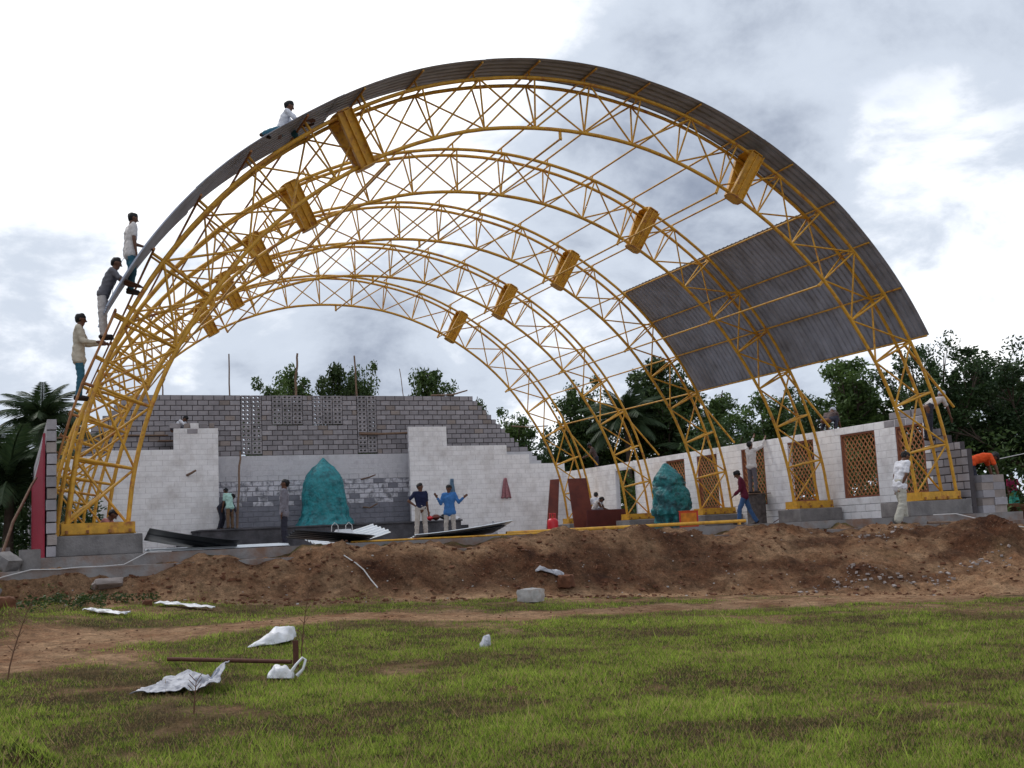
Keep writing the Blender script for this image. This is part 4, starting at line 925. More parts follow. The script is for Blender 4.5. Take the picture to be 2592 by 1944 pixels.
pole('thinnest leaning stick above the right half of the grey wall', [(4.0, 23.25, 4), (3.75, 23.25, 6.46)], .02)
pole('short broken stub above the left end of the grey wall', [(-5.6, 23.2, 5), (-5.65, 23.2, 5.75), (-5.55, 23.2, 5.95)], .03)
pole('horizontal log jutting over the right stage column', [(1.85, 22.85, 3.76), (2.8, 22.8, 3.74), (3.75, 22.2, 3.72)], .055)
pole('horizontal pole across the grey wall left of the stage', [(-9.4, 22.85, 3.7), (-7.5, 22.85, 3.78), (-5.5, 22.8, 3.76)], .04)
pole('pale crooked branch lying on top of the grey wall', [(5.0, 23.0, 5.33), (5.9, 23.0, 5.36), (6.6, 23.0, 5.55)], .04)
pole('pair of sticks poking out of the stepped wall on the right', [(8.6, 23.1, 4.05), (9.4, 23.1, 4.0), (10.3, 23.1, 4.05)], .03)
pole('knotted pole leaning from the stage floor to the top of the recess wall', [(-3.2, 21.75, .16), (-3.12, 21.9, 1.4), (-2.88, 22.7, 3.1)], .05)
pole('slanting pole propped against the left side wall outside', [(-11.1, .2, -.85), (-10.85, .6, .1), (-10.47, 1.2, .9)], .03)
pole('plank-like stick lying on the slab step by the white-clad man', [(7.6, -1.75, -.72), (8.4, -1.9, -.74), (9.3, -2.1, -.8)], .035)
pole('stick jutting from the middle of the recess wall, upper one', [(1.9, 22.95, 1.95), (2.1, 22.5, 2.0), (2.3, 22.3, 2.08)], .035)
pole('stick jutting from the middle of the recess wall, lower one', [(1.95, 22.95, .85), (2.1, 22.5, .8), (2.35, 22.3, .95)], .035)
pole('stub sticking out of the white wall left of the stage', [(-4.95, 21.95, 2.2), (-4.85, 21.6, 2.25), (-4.7, 21.5, 2.35)], .05)
# ropes, cables
def rope(label, pts, r=.008, m='rope', name='rope'):
    mb = MB(); mb.tube([Vector(p) for p in pts], r, 5); return tag(mb.part(name, MT[m], None, True), label, 'rope')
rope('white rope trailing along the plinth below the left footing', [(-11.6, -2.3, -1.0), (-11.0, -2.0, -.82), (-10.6, -1.95, -.735), (-10.2, -1.94, -.75), (-9.9, -1.95, -.735), (-9.5, -1.75, -.74), (-9.2, -1.6, -.73), (-8.8, -1.3, -.55), (-8.6, -1.28, -.54), (-8.4, -1.25, -.555)], .009)
rope('two loose ropes dropping off the plinth by the right footing', [(8.6, -.9, -.55), (8.9, -1.3, -.55), (9.1, -1.9, -.72), (9.4, -2.4, -.86), (9.9, -2.9, -1.0)], .012)
rope('thin white cord lying down the dark earth bank', [(-5.7, -2.3, gz(-5.7, -2.3)+.02), (-5.55, -2.5, gz(-5.55, -2.5)+.02), (-5.45, -2.6, gz(-5.45, -2.6)+.03), (-5.38, -2.75, gz(-5.38, -2.75)+.02), (-5.32, -2.95, gz(-5.32, -2.95)+.02)], .012)
rope('pair of overhead cables running off to the right behind the orange worker', [(11.2, 1.5, .6), (13, 2.2, .75), (17, 3.5, 1.2), (24, 5, 1.9)], .012, 'rope', 'cable')
rope('dark cable looping from the second truss window to the floor', [(10.2, 6.0, 0.1), (10.2, 6.6, -.15), (10.2, 7.0, -.4), (10.1, 7.3, SL+.02)], .012, 'ply', 'cable')
# masonry pier and debris at the right end, stub post at the left
t0 = thing('masonry_pier', 'rough pinkish pier of stacked blocks outside the right wall end', 'pier', (11.15, -.2, SL))
for j in range(5):
    for i in range(2):
        mb = MB(); mb.box((0, 0, 0), (.36+rnd.random()*.03, .34, .178)); me_ = mb.mesh('block', MT['blockw' if (i+j) % 2 else 'block']); link('block', me_, t0, Matrix.Translation((10.75+i*.38, -.35+rnd.random()*.04, SL+.09+j*.183)) @ Matrix.Rotation((rnd.random()-.5)*.12, 4, 'Z'))
mb = MB(); mb.tube([(-10.62, -1.62, -.75), (-10.62, -1.62, -.42)], .16, 20); tag(mb.part('cylinder_stub', MT['conc'], None, True), 'short broken concrete cylinder standing on the plinth end at the left', 'stub')
mb = MB(); mb.box((-11.3, 3.2, -.6), (.9, .3, .2)); mb.box((-11.15, 3.2, -.41), (.5, .28, .17)); tag(mb.part('block_stack', MT['conc']), 'low stack of old blocks lying in the grass at the far left', 'blocks')
# concrete slab lump, stone, bags, angle iron in the field
def lump(name, label, c, d, m, seed, cat, rot=0, rough=.18, tilt=0):
    mb = MB(); N = 7; idx = {}
    M = Matrix.Rotation(rot, 3, 'Z') @ Matrix.Rotation(tilt, 3, 'X')
    def vid(i, j, k):
        if (i, j, k) not in idx:
            p = Vector((i/N*2-1, j/N*2-1, k/N*2-1)); q = p*.72+p.normalized()*.42
            q *= 1+rough*noise.noise(q*1.6+Vector((seed, 0, 0)))+rough*.5*noise.noise(q*4+Vector((seed, 3, 0)))
            q = M @ Vector((q.x*d[0]/2, q.y*d[1]/2, q.z*d[2]/2)); idx[(i, j, k)] = len(mb.v); mb.v.append(tuple(q+Vector(c)))
        return idx[(i, j, k)]
    for a_ in range(N):
        for b_ in range(N):
            for f_ in (lambda u, v: (u, v, 0), lambda u, v: (v, u, N), lambda u, v: (v, 0, u), lambda u, v: (u, N, v), lambda u, v: (0, u, v), lambda u, v: (N, v, u)):
                mb.f.append(tuple(vid(*f_(*uv)) for uv in ((a_, b_), (a_, b_+1), (a_+1, b_+1), (a_+1, b_))))
    mb.m = [0]*len(mb.f); o = mb.part(name, MT[m] if isinstance(m, str) else m, None, True); return tag(o, label, cat) if label else o
lump('building_stone', 'pale squared building stone lying alone on the sandy track', (-3.4, -4.85, gz(-3.4, -4.85)+.1), (.32, .3, .2), 'stone', 3, 'stone', .5, .1)
lump('broken_slab', 'broken concrete slab lodged in the earth bank below the left footing', (-9.5, -2.15, gz(-9.5, -2.15)+.03), (.42, .3, .1), 'blockw', 5, 'slab', .2, .1, -.5)
lump('rubble_stone', 'reddish boulder at the left edge of the dirt patch', (-11.0, -5.3, gz(-11.0, -5.3)+.05), (.26, .25, .2), 'clod', 9, 'stone', .2, .25)
lump('rubble_stone', 'small round brown stone between the two plastic sheets', (-9.06, -3.75, gz(-9.06, -3.75)+.04), (.12, .11, .09), 'clod', 11, 'stone', .2, .25)
lump('rubble_stone', 'large grey lump of concrete rubble beside the left plinth end', (-11.35, -2.2, gz(-11.35, -2.2)+.08), (.5, .4, .25), 'conc', 15, 'stone', .8, .25)
lump('rubble_stone', 'tilted block of rubble just left of the broken cylinder', (-10.95, -1.75, gz(-10.95, -1.75)+.22), (.3, .3, .2), 'conc', 19, 'stone', .8, .12, .5)
lump('rubble_stone', 'rounded brown rock at the foot of the bank near the twisted bag', (-2.05, -3.35, gz(-2.05, -3.35)+.1), (.26, .22, .2), 'clod', 21, 'stone', .8, .2)
def crumple(name, label, rings, m, seed, cat='bag', wr=.35, parent=None):
    """closed crumpled bag: rings of (x, y, z, half width, half height) along its length"""
    mb = MB(); n = 26; R_ = []
    for a_, b_ in zip(rings, rings[1:]):
        for i in range(5): R_.append([p+(q-p)*i/5 for p, q in zip(a_, b_)])
    R_.append(list(rings[-1])); c = [Vector(r[:3]) for r in R_]
    for i, r in enumerate(R_):
        d = (c[min(i+1, len(c)-1)]-c[max(i-1, 0)]); d.z = 0; d.normalize(); s_ = Vector((-d.y, d.x, 0))
        for k in range(n):
            a_ = 2*math.pi*k/n; e_ = 1+wr*nz(i*.35, math.cos(a_)*1.5+seed, math.sin(a_)*1.5, 1.1)+wr*.6*abs(nz(i*.7, math.cos(a_)*3+seed, math.sin(a_)*3, 1.3))
            h = max(0, math.sin(a_)) if math.sin(a_) > 0 else .15*math.sin(a_)
            mb.v.append(tuple(c[i]+s_*math.cos(a_)*r[3]*e_+Vector((0, 0, h*r[4]*e_))))
    for i in range(len(R_)-1):
        for k in range(n): k2 = (k+1) % n; mb.f.append((i*n+k, i*n+k2, (i+1)*n+k2, (i+1)*n+k))
    mb.f.append(tuple(range(n))[::-1]); mb.f.append(tuple((len(R_)-1)*n+k for k in range(n))); mb.m = [0]*len(mb.f)
    o = mb.part(name, m, parent, True)
    return tag(o, label, cat) if parent is None else o
G = lambda x, y, h=.02: (x, y, gz(x, y)+h)
crumple('plastic_bag', 'inflated white plastic bag with a pointed end lying in the upper left grass', [(*G(-8.5, -8.55), .01, .01), (*G(-8.38, -8.48), .06, .04), (*G(-8.25, -8.4), .09, .1), (*G(-8.1, -8.3), .12, .14), (*G(-7.98, -8.22, .04), .09, .13), (*G(-7.9, -8.18, .06), .04, .08)], MT['plastic'], 2)
t0 = thing('knotted_bag', 'small white carrier bag with a raised loop handle beside the iron bar', 'bag', G(-8.6, -10.75))
crumple('bag', '', [(*G(-8.74, -10.83), .02, .02), (*G(-8.68, -10.8), .07, .09), (*G(-8.6, -10.85), .08, .1), (*G(-8.53, -10.9), .03, .05)], MT['plastic'], 5, parent=t0)
g0 = gz(-8.5, -10.88); mb = MB()
mb.tube([(-8.56, -10.88, g0+.04), (-8.5, -10.9, g0+.13), (-8.44, -10.91, g0+.19), (-8.415, -10.92, g0+.17), (-8.44, -10.93, g0+.09), (-8.5, -10.92, g0+.03)], [.02, .012, .012, .012, .012, .018], 8); mb.part('handle', MT['plastic'], t0, True)
crumple('twisted_bag', 'twisted pale plastic bag half way up the dark bank', [(*G(-2.46, -3.0), .03, .03), (*G(-2.38, -3.02), .05, .07), (*G(-2.24, -3.06), .045, .05), (*G(-2.1, -3.1), .08, .09), (*G(-1.98, -3.13), .04, .05)], MT['sack'], 9)
crumple('translucent_packet', 'greyish crumpled packet upright in the middle of the grass', [(*G(-6.2, -9.72, -.01), .02, .03), (*G(-6.14, -9.66, .0), .05, .08), (*G(-6.08, -9.58, .05), .05, .07), (*G(-6.03, -9.52, .1), .02, .03)], MT['sack'], 12)
def flat_sheet(name, label, quad, bumpz, m, seed, nu=26, nv=14, thick=.004, cat='sheet'):
    q = [Vector(p) for p in quad]; mb = MB()
    for i in range(nu+1):
        for j in range(nv+1):
            u, v = i/nu, j/nv; p = q[0].lerp(q[1], u).lerp(q[3].lerp(q[2], u), v)
            x, y = p.x+nz(u*4, v*4, seed)*.06, p.y+nz(u*4, v*4, seed+5)*.06
            mb.v.append((x, y, gz(x, y)+.02+bumpz(u, v)+abs(nz(u*5, v*5, seed+9))*.05+abs(nz(u*12, v*12, seed+4))*.02))
    mb.f = [(i*(nv+1)+j, (i+1)*(nv+1)+j, (i+1)*(nv+1)+j+1, i*(nv+1)+j+1) for i in range(nu) for j in range(nv)]; mb.m = [0]*len(mb.f)
    o = mb.part(name, m, None, True); md = o.modifiers.new('s', 'SOLIDIFY'); md.thickness = thick; return tag(o, label, cat)
sk = flat_sheet('woven_sack', 'large flattened grey-white printed sack with a raised right end, lower left grass', [(-9.98, -11.1, 0), (-9.28, -11.35, 0), (-9.1, -10.85, 0), (-9.55, -10.45, 0)], lambda u, v: .012+.17*sm(.7, 1, u)*sm(.15, .85, v)+.08*sm(.7, .95, u)*(1-v)+.075*math.exp(-((u-.4)/.2)**2)*v+.03*math.exp(-((u-.62)/.05)**2), MT['sack'], 3, 60, 40, cat='sack')
sk.data.materials.append(mat('sack_print', (.13, .15, .2), .7))
GL = ['.##..#...##', '#...#.#.#..', '#.#.###..#.', '#.#.#.#...#', '.##.#.#.##.']           # printed letters on the raised end
for q in range(60*40):
    a_, b_ = divmod(q, 40); r_i = (a_-46)//2; c_i = (b_-7)//2
    if 0 <= r_i < 5 and 0 <= c_i < 11 and GL[r_i][10-c_i] == '#': sk.data.polygons[q].material_index = 1
flat_sheet('plastic_film', 'nearer strip of clear plastic film on the sandy patch at left', [(-10.0, -4.6, 0), (-9.5, -5.25, 0), (-9.42, -5.12, 0), (-9.9, -4.3, 0)], lambda u, v: .02, MT['plastic'], 8, 18, 8)
flat_sheet('plastic_film', 'farther strip of clear plastic film along the edge of the grass', [(-8.98, -3.98, 0), (-8.3, -4.65, 0), (-8.2, -4.5, 0), (-8.85, -3.75, 0)], lambda u, v: .02, MT['plastic'], 10, 18, 8)
t0 = thing('angle_bar', 'rusty iron bar lying in the grass with an upright end piece', 'iron bar', G(-8.9, -9.85))
bar('bar', (-9.45, -9.35, gz(-9.45, -9.35)+.05), (-8.42, -10.35, gz(-8.42, -10.35)+.07), .021, 'iron', t0, 8)
M = Matrix.Translation(G(-8.36, -10.28, .12)); b_ = MB(); b_.box((0, 0, 0), (.055, .012, .3), M); b_.box((.022, .025, 0), (.012, .05, .3), M); b_.part('upright_end', MT['iron'], t0)
MT['weed'] = mat('dry_weed', (.12, .06, .035), .9)
def weed(label, x, y, h, dx):
    mb = MB(); z = gz(x, y); P = [Vector((x+dx*(i/6)**1.4, y, z+h*i/6)) for i in range(7)]; mb.tube(P, [.008-.0008*i for i in range(7)], 5)
    for i in range(2, 7):
        for s in (-1, 1): mb.tube([P[i], P[i]+Vector((s*.05, .02, .06))], .003, 4)
    tag(mb.part('tall_weed', MT['weed'], None, True), label, 'weed')
weed('tall reddish weed stalk at the left edge of the grass', -10.93, -9.8, .75, .22); weed('tall thin weed stalk rising behind the iron bar end', -8.15, -9.6, .72, .1)
weed('short dark weed stalk low in the foreground grass at left', -9.6, -12.2, .25, .02)
# debris heaps: countless chips and clods, one object each
def scatter(name, label, n, f, m, smin, smax, seed):
    rr = random.Random(seed); mb = MB()
    for _ in range(n):
        x, y = f(rr); s = smin+(smax-smin)*rr.random()**3; z = gz(x, y)
        ax = [s*rr.uniform(.5, 1.2), s*rr.uniform(.4, .9), s*rr.uniform(.25, .6)]; Mr = Matrix.Rotation(rr.uniform(0, 6.3), 3, 'Z') @ Matrix.Rotation(rr.uniform(-.6, .6), 3, 'X')
        v = [Mr @ Vector(((sx*ax[0])*rr.uniform(.6, 1.1), (sy*ax[1])*rr.uniform(.6, 1.1), (sz*ax[2])*rr.uniform(.6, 1.1)))+Vector((x, y, z+s*.15)) for sz in (-1, 1) for sy in (-1, 1) for sx in (-1, 1)]
        mb.add(v, [(0, 2, 3, 1), (4, 5, 7, 6), (0, 1, 5, 4), (2, 6, 7, 3), (0, 4, 6, 2), (1, 3, 7, 5)])
    tag(mb.part(name, MT[m]), label, 'debris', kind='stuff')
def bankpos(rr):
    while True:
        x = rr.uniform(-13, 11); yf = lt(FOOT, x); y = rr.uniform(yf-.8, -1.9)
        if rr.random() < .9: return x, y
scatter('earth_clods', 'brown clods of earth scattered over the bank', 3600, bankpos, 'clod', .008, .05, 2)
scatter('pale_gravel', 'pale stones scattered over the dirt', 420, bankpos, 'stone', .006, .026, 4)
def deb(rr):
    c = rr.choice([(2.8, -4.6, .7), (4.0, -4.8, .6), (4.7, -4.9, .5), (3.2, -4.4, .4), (6.2, -4.6, .4), (5.5, -2.6, .5)]); return c[0]+rr.gauss(0, c[2]), c[1]+rr.gauss(0, .13)
scatter('rubble_chips', 'grey rubble chips strewn along the right side track', 300, deb, 'blockw', .008, .055, 6)
def pth(rr):
    a_, b_ = rr.choice(list(zip(PATH, PATH[1:]))); t_ = rr.random(); return a_[0]+(b_[0]-a_[0])*t_+rr.gauss(0, .5), a_[1]+(b_[1]-a_[1])*t_+rr.gauss(0, .5)
scatter('track_crumbs', 'small clods along the sandy track', 650, pth, 'clod', .004, .02, 8)
# sandy heaps far right
lump('sand_heap', 'orange sand heap beside the woman in the sari', (22.2, 11, -.75), (3.2, 2.0, .9), mat('orange_sand', (.45, .2, .09), .95, .2, 3, 0, .4, 20), 31, 'sand heap', 0, .15)
lump('sand_heap', 'orange sand heap at the right picture edge', (23.9, 9.5, -.7), (2.8, 2.0, .8), MT['clod'], 37, 'sand heap', .4, .2)

# ------------------------------------------------------------------ grass
def blades():
    rr = np.random.RandomState(5); V = []; Cc = []; F_ = []
    fwd = np.array([math.sin(yaw), math.cos(yaw)]); rgt = np.array([math.cos(yaw), -math.sin(yaw)])
    N = 600000
    d = 6.0+13.5*rr.rand(N)**1.25; lat = (rr.rand(N)*2-1)*.49*d
    X = CAM.x+fwd[0]*d+rgt[0]*lat; Y = CAM.y+fwd[1]*d+rgt[1]*lat
    # look up height and cover on the grid
    gx = np.array(xs); gy = np.array(ys); A = np.array(att).reshape(len(ys), nx, 4); Z = np.array(gv).reshape(len(ys), nx, 3)[:, :, 2]
    i = np.clip(np.searchsorted(gx, X)-1, 0, nx-2); j = np.clip(np.searchsorted(gy, Y)-1, 0, len(ys)-2)
    u = (X-gx[i])/(gx[i+1]-gx[i]); v = (Y-gy[j])/(gy[j+1]-gy[j])
    bl = lambda T: T[j, i]*(1-u)*(1-v)+T[j, i+1]*u*(1-v)+T[j+1, i]*(1-u)*v+T[j+1, i+1]*u*v
    g = bl(A[:, :, 0]); z = bl(Z)
    pn = np.array([1.1*noise.noise(Vector((x*.55, y*.9, 40)))+.75*noise.noise(Vector((x*1.9, y*2.4, 44)))+.5*noise.noise(Vector((x*6, y*6, 48))) for x, y in zip(X, Y)])
    keep = (rr.rand(N) < g**1.3) & (Y < -1.9) & (rr.rand(N) < np.clip(.9+pn*1.0, .5, 1))
    X, Y, z, d, pn, g = X[keep], Y[keep], z[keep], d[keep], pn[keep], g[keep]; n = len(X)
    tall = (rr.rand(n) < .012)
    h = (.012+.03*rr.rand(n)**1.6+.026*np.clip(pn, 0, 1))*(1+2.4*tall)*(.5+.5*g); w = (.0028+.0032*rr.rand(n))*(.7+.04*d)
    a = rr.rand(n)*2*math.pi; b_ = rr.rand(n)*2*math.pi; le = h*(.35+.7*rr.rand(n))
    P0 = np.stack([X-np.cos(a)*w, Y-np.sin(a)*w, z-.004], 1); P1 = np.stack([X+np.cos(a)*w, Y+np.sin(a)*w, z-.004], 1); P2 = np.stack([X+np.cos(b_)*le, Y+np.sin(b_)*le, z+h], 1)
    co = np.stack([P0, P1, P2], 1).reshape(-1, 3)
    tint = rr.rand(n); dry = (rr.rand(n) < .22+.8*np.clip(-pn+.05, 0, 1))
    c1 = np.array([.09, .15, .024]); c2 = np.array([.4, .48, .085]); c3 = np.array([.4, .29, .15])
    col = c1+(c2-c1)*tint[:, None]; col[dry] = c3*(.45+.8*rr.rand(dry.sum()))[:, None]
    col *= (.95+.45*np.clip(pn, -1, 1))[:, None]
    me = bpy.data.meshes.new('grass'); me.vertices.add(3*n); me.vertices.foreach_set('co', co.ravel().astype(np.float32))
    me.loops.add(3*n); me.loops.foreach_set('vertex_index', np.arange(3*n, dtype=np.int32)); me.polygons.add(n)
    me.polygons.foreach_set('loop_start', np.arange(0, 3*n, 3, dtype=np.int32)); me.polygons.foreach_set('loop_total', np.full(n, 3, dtype=np.int32)); me.update()
    ca = me.color_attributes.new('bladecol', 'FLOAT_COLOR', 'POINT'); cc = np.ones((3*n, 4), dtype=np.float32); cc[:, :3] = np.repeat(col, 3, 0); ca.data.foreach_set('color', cc.ravel())
    m = bpy.data.materials.new('grass_blade'); m.use_nodes = True; t = m.node_tree; t.nodes.clear()
    o = t.nodes.new('ShaderNodeOutputMaterial'); dd = t.nodes.new('ShaderNodeBsdfDiffuse'); tl_ = t.nodes.new('ShaderNodeBsdfTranslucent'); ms = t.nodes.new('ShaderNodeMixShader'); ms.inputs[0].default_value = .4
    at_ = t.nodes.new('ShaderNodeAttribute'); at_.attribute_name = 'bladecol'
    for q in (dd, tl_): t.links.new(at_.outputs['Color'], q.inputs[0])
    t.links.new(dd.outputs[0], ms.inputs[1]); t.links.new(tl_.outputs[0], ms.inputs[2]); t.links.new(ms.outputs[0], o.inputs[0]); me.materials.append(m)
    tag(link('grass', me), 'short bright green grass with dry patches covering the foreground field', 'grass', kind='stuff')
blades()

# ------------------------------------------------------------------ trees
def leaf_mesh(name, m, centres, per, rad, size, seed, drop=0.):
    rr = np.random.RandomState(seed); cs = np.array(centres); n = len(cs)*per
    c = np.repeat(cs[:, :3], per, 0); rs = np.repeat(cs[:, 3], per)
    dirn = rr.normal(size=(n, 3)); dirn /= np.linalg.norm(dirn, axis=1)[:, None]; p = c+dirn*(rs*rad*rr.rand(n)**.45)[:, None]*np.array([1, 1, .75])
    a = rr.normal(size=(n, 3)); a[:, 2] *= .6; a[:, 2] -= drop; a /= np.linalg.norm(a, axis=1)[:, None]; b_ = np.cross(a, rr.normal(size=(n, 3))); b_ /= np.linalg.norm(b_, axis=1)[:, None]
    s = size*(.6+.8*rr.rand(n)); A = a*s[:, None]; B = b_*(s*.42)[:, None]
    co = np.stack([p-A*.5, p+B*.5, p+A*.5, p-B*.5], 1).reshape(-1, 3)
    me = bpy.data.meshes.new(name); me.vertices.add(4*n); me.vertices.foreach_set('co', co.ravel().astype(np.float32))
    me.loops.add(4*n); me.loops.foreach_set('vertex_index', np.arange(4*n, dtype=np.int32)); me.polygons.add(n)
    me.polygons.foreach_set('loop_start', np.arange(0, 4*n, 4, dtype=np.int32)); me.polygons.foreach_set('loop_total', np.full(n, 4, dtype=np.int32)); me.update()
    at_ = me.attributes.new('tint', 'FLOAT', 'POINT'); tv = np.clip(rr.rand(n)*.55+np.repeat(rr.rand(len(cs)), per)*.5, 0, 1); at_.data.foreach_set('value', np.repeat(tv, 4).astype(np.float32))
    me.materials.append(m); return me
def make_tree_meshes(kind, seed):
    """unit tree about 1 high: trunk/limb mesh and crown mesh"""
    rr = random.Random(seed); mb = MB(); cen = []
    H = {'round': .34, 'tall': .3, 'broad': .28, 'feather': .3}[kind]
    trunk = [Vector((0, 0, 0)), Vector((rr.uniform(-.02, .02), rr.uniform(-.02, .02), H*.5)), Vector((rr.uniform(-.03, .03), rr.uniform(-.03, .03), H))]
    mb.tube(trunk, [.03, .024, .02], 7); top = trunk[-1]
    nl = {'round': 9, 'tall': 10, 'broad': 11, 'feather': 12}[kind]
    wx = {'round': .34, 'tall': .24, 'broad': .46, 'feather': .44}[kind]
    for i in range(nl):
        a = 2*math.pi*(i/nl)+rr.uniform(-.3, .3); up = rr.uniform(.15, 1); r = wx*math.sqrt(max(.05, 1-up*up*.85))*rr.uniform(.65, 1.12)
        e = Vector((math.cos(a)*r, math.sin(a)*r, H+(1-H)*(.12+.78*up))); m_ = top.lerp(e, .5)+Vector((0, 0, -.03))
        mb.tube([top+Vector((0, 0, -.05)), m_, e], [.014, .008, .004], 5)
        for q in range(10):
            f_ = rr.uniform(.45, 1.05); p = top.lerp(e, f_)+Vector((rr.gauss(0, .05), rr.gauss(0, .05), rr.gauss(0, .045)))
            cen.append((p.x, p.y, p.z, rr.uniform(.6, 1.25)))
            mb.tube([top.lerp(e, f_*.8), p], [.004, .002], 4)
    for q in range(12): cen.append((rr.gauss(0, wx*.3), rr.gauss(0, wx*.3), H+(1-H)*rr.uniform(.1, .95), rr.uniform(.8, 1.3)))
    fine = kind == 'feather'
    cen = [(a_, b_, c_z, d_*rr.choice((.55, .8, 1, 1.2))) for a_, b_, c_z, d_ in cen]
    cr_ = leaf_mesh('crown', MT['leafd' if kind in ('broad', 'feather') else 'leaf'], cen, 150 if fine else 110, .085, .026 if fine else .03, seed)
    return mb.mesh('trunk', MT['bark'], True), cr_
TM = {}
for kind, seeds in (('round', (11, 12)), ('tall', (21, 22)), ('broad', (31, 32)), ('feather', (41,))):
    for s in seeds: TM.setdefault(kind, []).append(make_tree_meshes(kind, s))
def tree(kind, v, x, y, h, label, wide=1., rot=None, group=None):
    tm, cm = TM[kind][v % len(TM[kind])]; z = -.9
    M = Matrix.Translation((x, y, z)) @ Matrix.Rotation(rnd.uniform(0, 6.3) if rot is None else rot, 4, 'Z') @ Matrix.Diagonal((h*wide, h*wide, h, 1))
    r_t = link({'round': 'leafy_tree', 'tall': 'leafy_tree', 'broad': 'broad_tree', 'feather': 'feathery_tree'}[kind], None, None, Matrix.Translation((x, y, z)))
    tag(r_t, label, 'tree', group); link('trunk', tm, r_t, M); link('crown', cm, r_t, M)
T_ = [
 ('round', 0, 1.0, 33, 8.7, 'bushy tree behind the grey wall beside the thick upright pole', .5),
 ('tall', 0, 3.75, 33, 9.25, 'left crown of the paired trees above the middle of the grey wall', .38),
 ('tall', 1, 5.15, 33.4, 9.2, 'right crown of the paired trees above the middle of the grey wall', .4),
 ('round', 1, 7.0, 35, 6.9, 'small pale treetop just clearing the wall by the thin leaning stick', .3),
 ('tall', 0, 8.6, 33, 9.0, 'pointed tree above the right half of the grey wall', .48),
 ('round', 1, 10.6, 33.5, 8.0, 'rounded tree at the right end of the grey wall top', .4),
 ('tall', 1, 11.7, 30, 6.6, 'tree behind the stepped end of the grey wall', .55),
 ('broad', 0, 13.4, 30, 6.3, 'low dark tree between the wall steps and the rearmost truss', .5),
 ('tall', 1, 15.4, 30, 8.3, 'tall tree standing behind the rearmost truss leg', .5),
 ('broad', 1, 17.8, 30, 7.2, 'dark broad tree behind the fourth truss leg', .5),
 ('tall', 0, 18.3, 27, 9.1, 'tallest tree in the middle right, behind the third truss', .55),
 ('round', 1, 20.3, 26.5, 7.6, 'leafy tree right of the tallest middle tree', .6),
 ('broad', 0, 17.6, 20.5, 5.6, 'dark leafy tree below the bottom corner of the sheeted bay', .6),
 ('round', 0, 19.2, 20, 6.0, 'bright-leaved tree behind the two right truss legs', .7),
 ('tall', 1, 19.3, 17.5, 5.9, 'dense dark tree right of the second truss leg', .7),
 ('tall', 0, 18.0, 12.6, 6.6, 'upright dense tree seen under the low edge of the roofing', .62),
 ('broad', 1, 18.6, 15.2, 5.3, 'dark tree filling the gap beyond the second lattice window', .55),
 ('feather', 0, 18.6, 9.2, 6.5, 'feathery tree behind the nearest right truss leg', .55),
 ('feather', 0, 20.9, 7.4, 6.1, 'large feathery dark tree at the right edge of the picture', .8),
 ('feather', 0, 23.6, 9.8, 6.6, 'second feathery dark tree behind the one at the right edge', .8),
 ('round', 1, -8.3, 33, 5.9, 'small tree seen between the left truss leg and the grey wall', .6),
 ('broad', 0, -11.4, 38, 6.0, 'dark tree behind the coconut palms at the left', .7),
 ('broad', 1, -3.6, 38, 7.2, 'low tree whose top just shows above the left end of the grey wall', .5)]
for kd, v_, x, y, h, lb, wd in T_: tree(kd, v_, x, y, h*(1.03 if y > 31 else 1), lb, wd*(1.22 if x < 11 else 1.35 if x < 21 else 1.1))
# coconut palms
def frond_mesh(seed):
    rr = random.Random(seed); mb = MB(); P = []
    for i in range(13):
        u = i/12; P.append(Vector((u*1.0-.12*u**3, 0, .42*u-.78*u*u)))
    mb.tube(P, [.02*(1-.8*i/12)+.002 for i in range(13)], 5)
    for i in range(64):
        u = .12+.88*i/63; k = min(11, int(u*12)); p = P[k].lerp(P[k+1], u*12-k); tg = (P[k+1]-P[k]).normalized()
        L_ = (.1+.26*math.sin(math.pi*min(1, u*.9+.08)))*rr.uniform(.85, 1.1)
        for s in (-1, 1):
            d = (tg*.55+Vector((0, s, 0))*.75+Vector((0, 0, -.45-.25*rr.random()))).normalized(); w_ = tg*.009
            q = p+d*L_*.55; e = p+d*L_+Vector((0, 0, -.12*L_))
            mb.add([p-w_*.6, p+w_*.6, q+w_, q-w_, e], [(0, 1, 2, 3), (3, 2, 4)])
    me = mb.mesh('frond', MT['palm']); at_ = me.attributes.new('tint', 'FLOAT', 'POINT'); at_.data.foreach_set('value', [rr.random() for _ in me.vertices]); return me
FM = [frond_mesh(s) for s in (1, 2, 3)]
def palm(x, y, h, r, label, seed, nf=20):
    rr = random.Random(seed); z = -.9; t0 = thing('coconut_palm', label, 'palm tree', (x, y, z), 'coconut palms')
    lean = Vector((rr.uniform(-.5, .5), rr.uniform(-.5, .5), 0)); top = Vector((x, y, z+h))
    mb = MB(); mb.tube([Vector((x, y, z))-lean*.6, Vector((x, y, z+h*.5))-lean*.3, top], [.17, .13, .11], 9); mb.part('trunk', MT['bark'], t0, True)
    for i in range(nf):
        a = i*2.399+rr.uniform(-.2, .2); el = R(84-98*(i/nf)**1.1+rr.uniform(-8, 8)); s = r*rr.uniform(.85, 1.1)
        link('frond', FM[i % 3], t0, Matrix.Translation(top) @ Matrix.Rotation(a, 4, 'Z') @ Matrix.Rotation(-el, 4, 'Y') @ Matrix.Diagonal((s, s, s, 1)))
palm(-10.05, 15.0, 4.2, 1.45, 'coconut palm rising highest at the left, beside the worker in jeans', 3, 24)
palm(-10.9, 12.0, 2.1, 2.0, 'low coconut palm at the left picture edge behind the slanting pole', 5, 22)
palm(-11.7, 17.0, 3.0, 2.0, 'coconut palm cut by the left picture edge', 9, 22)
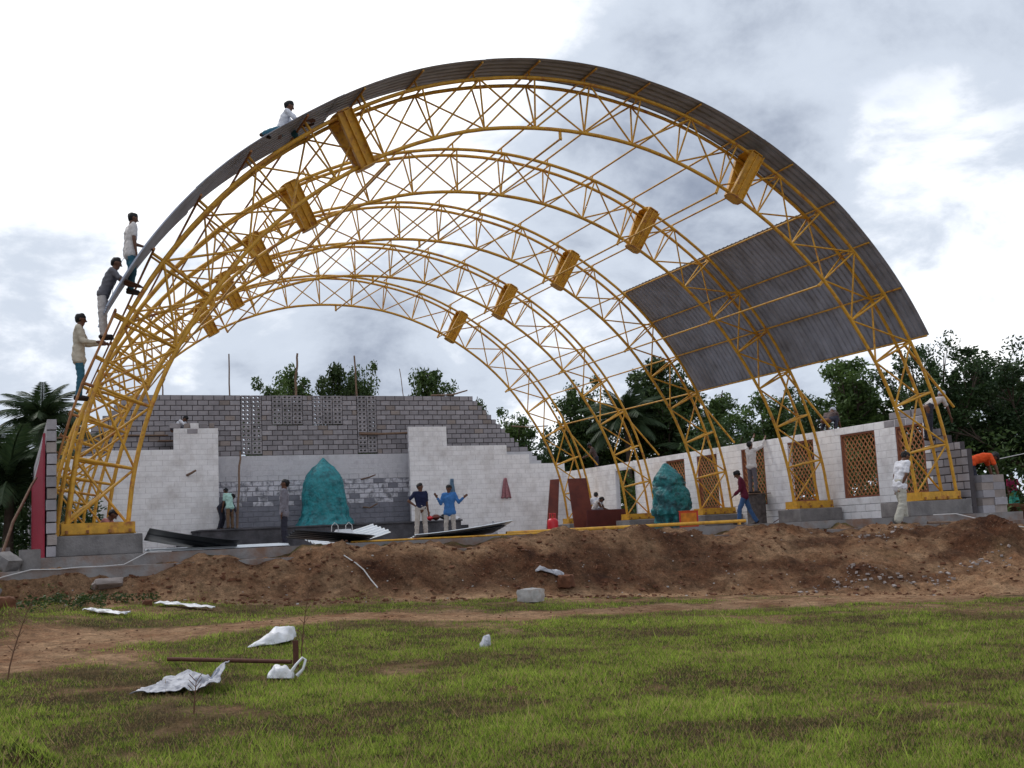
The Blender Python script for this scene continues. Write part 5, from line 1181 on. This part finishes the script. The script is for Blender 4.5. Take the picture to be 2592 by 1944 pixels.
palm(-9.3, 24.0, 3.6, 2.2, 'coconut palm seen between the crimson sheet and the left truss leg', 13, 18)
palm(16.0, 26.5, 5.2, 2.3, 'coconut palm in the middle right behind the fourth truss leg', 17, 26)
palm(18.9, 24.5, 3.2, 2.3, 'lower coconut palm behind the side wall near the middle truss leg', 19, 20)
# undergrowth: one mass of leaves behind the walls
def mass(name, label, pts, hgt, m, per, size, seed, wid=1.5, dens=3.2):
    rr = random.Random(seed); cen = []
    for (a_, b_), (c, d) in zip(pts, pts[1:]):
        n = int(math.hypot(c-a_, d-b_)*dens)
        for i in range(n):
            t_ = rr.random(); x = a_+(c-a_)*t_+rr.gauss(0, wid); y = b_+(d-b_)*t_+rr.gauss(0, wid); top = hgt*(.78+.35*nz(x, y, seed, .25)+.12*rr.random())
            cen.append((x, y, -.9+top*rr.random()**.7, rr.uniform(.7, 1.3)))
    me = leaf_mesh(name, m, cen, per, .75, size, seed); tag(link(name, me), label, 'undergrowth', kind='stuff')
mass('undergrowth', 'dense dark green undergrowth behind the right side wall', [(10.5, 38), (17, 33), (22, 27), (23, 19), (24, 13), (29, 10)], 5.6, MT['leafd'], 130, .26, 3, 1.9, 6)
mass('wall_scrub', 'dark scrub growing close behind the grey gable wall', [(-9, 25.5), (0, 25.8), (9, 26)], 4.9, MT['leafd'], 130, .22, 13, .6, 8)
mass('near_bushes', 'dark bushes just outside the lattice windows', [(13.5, 27), (14.5, 18), (15.5, 10), (17.5, 6), (22, 3)], 2.8, MT['leaf'], 130, .16, 9, .8, 7)
mass('left_bushes', 'dark shrubs below the coconut palms on the left', [(-20, 5), (-15, 8), (-12.5, 13), (-11, 18), (-8, 26), (-4, 34)], 2.6, MT['leafd'], 120, .2, 5, 1.2, 5)
mass('left_weeds', 'low green weeds outside the left side wall', [(-14, 2), (-12.2, 6), (-11.4, 10)], .5, MT['leaf'], 70, .09, 7, .5)
mass('far_wood', 'far dark belt of trees closing the horizon', [(-45, 60), (0, 75), (45, 62), (75, 25), (80, -10)], 6.5, MT['leafd'], 90, .8, 11, 3.0, 3.5)
# weed tufts on the left of the bank
tuft = []
rr = random.Random(5)
for i in range(60):
    x = -10.0+rr.gauss(0, .5); y = -3.0+rr.gauss(0, .35); tuft.append((x, y, gz(x, y)+.08, .2))
tag(link('bank_weeds', leaf_mesh('bank_weeds', MT['leaf'], tuft, 26, .5, .05, 4)), 'yellow-green weeds growing on the bank at the left', 'weeds', kind='stuff')
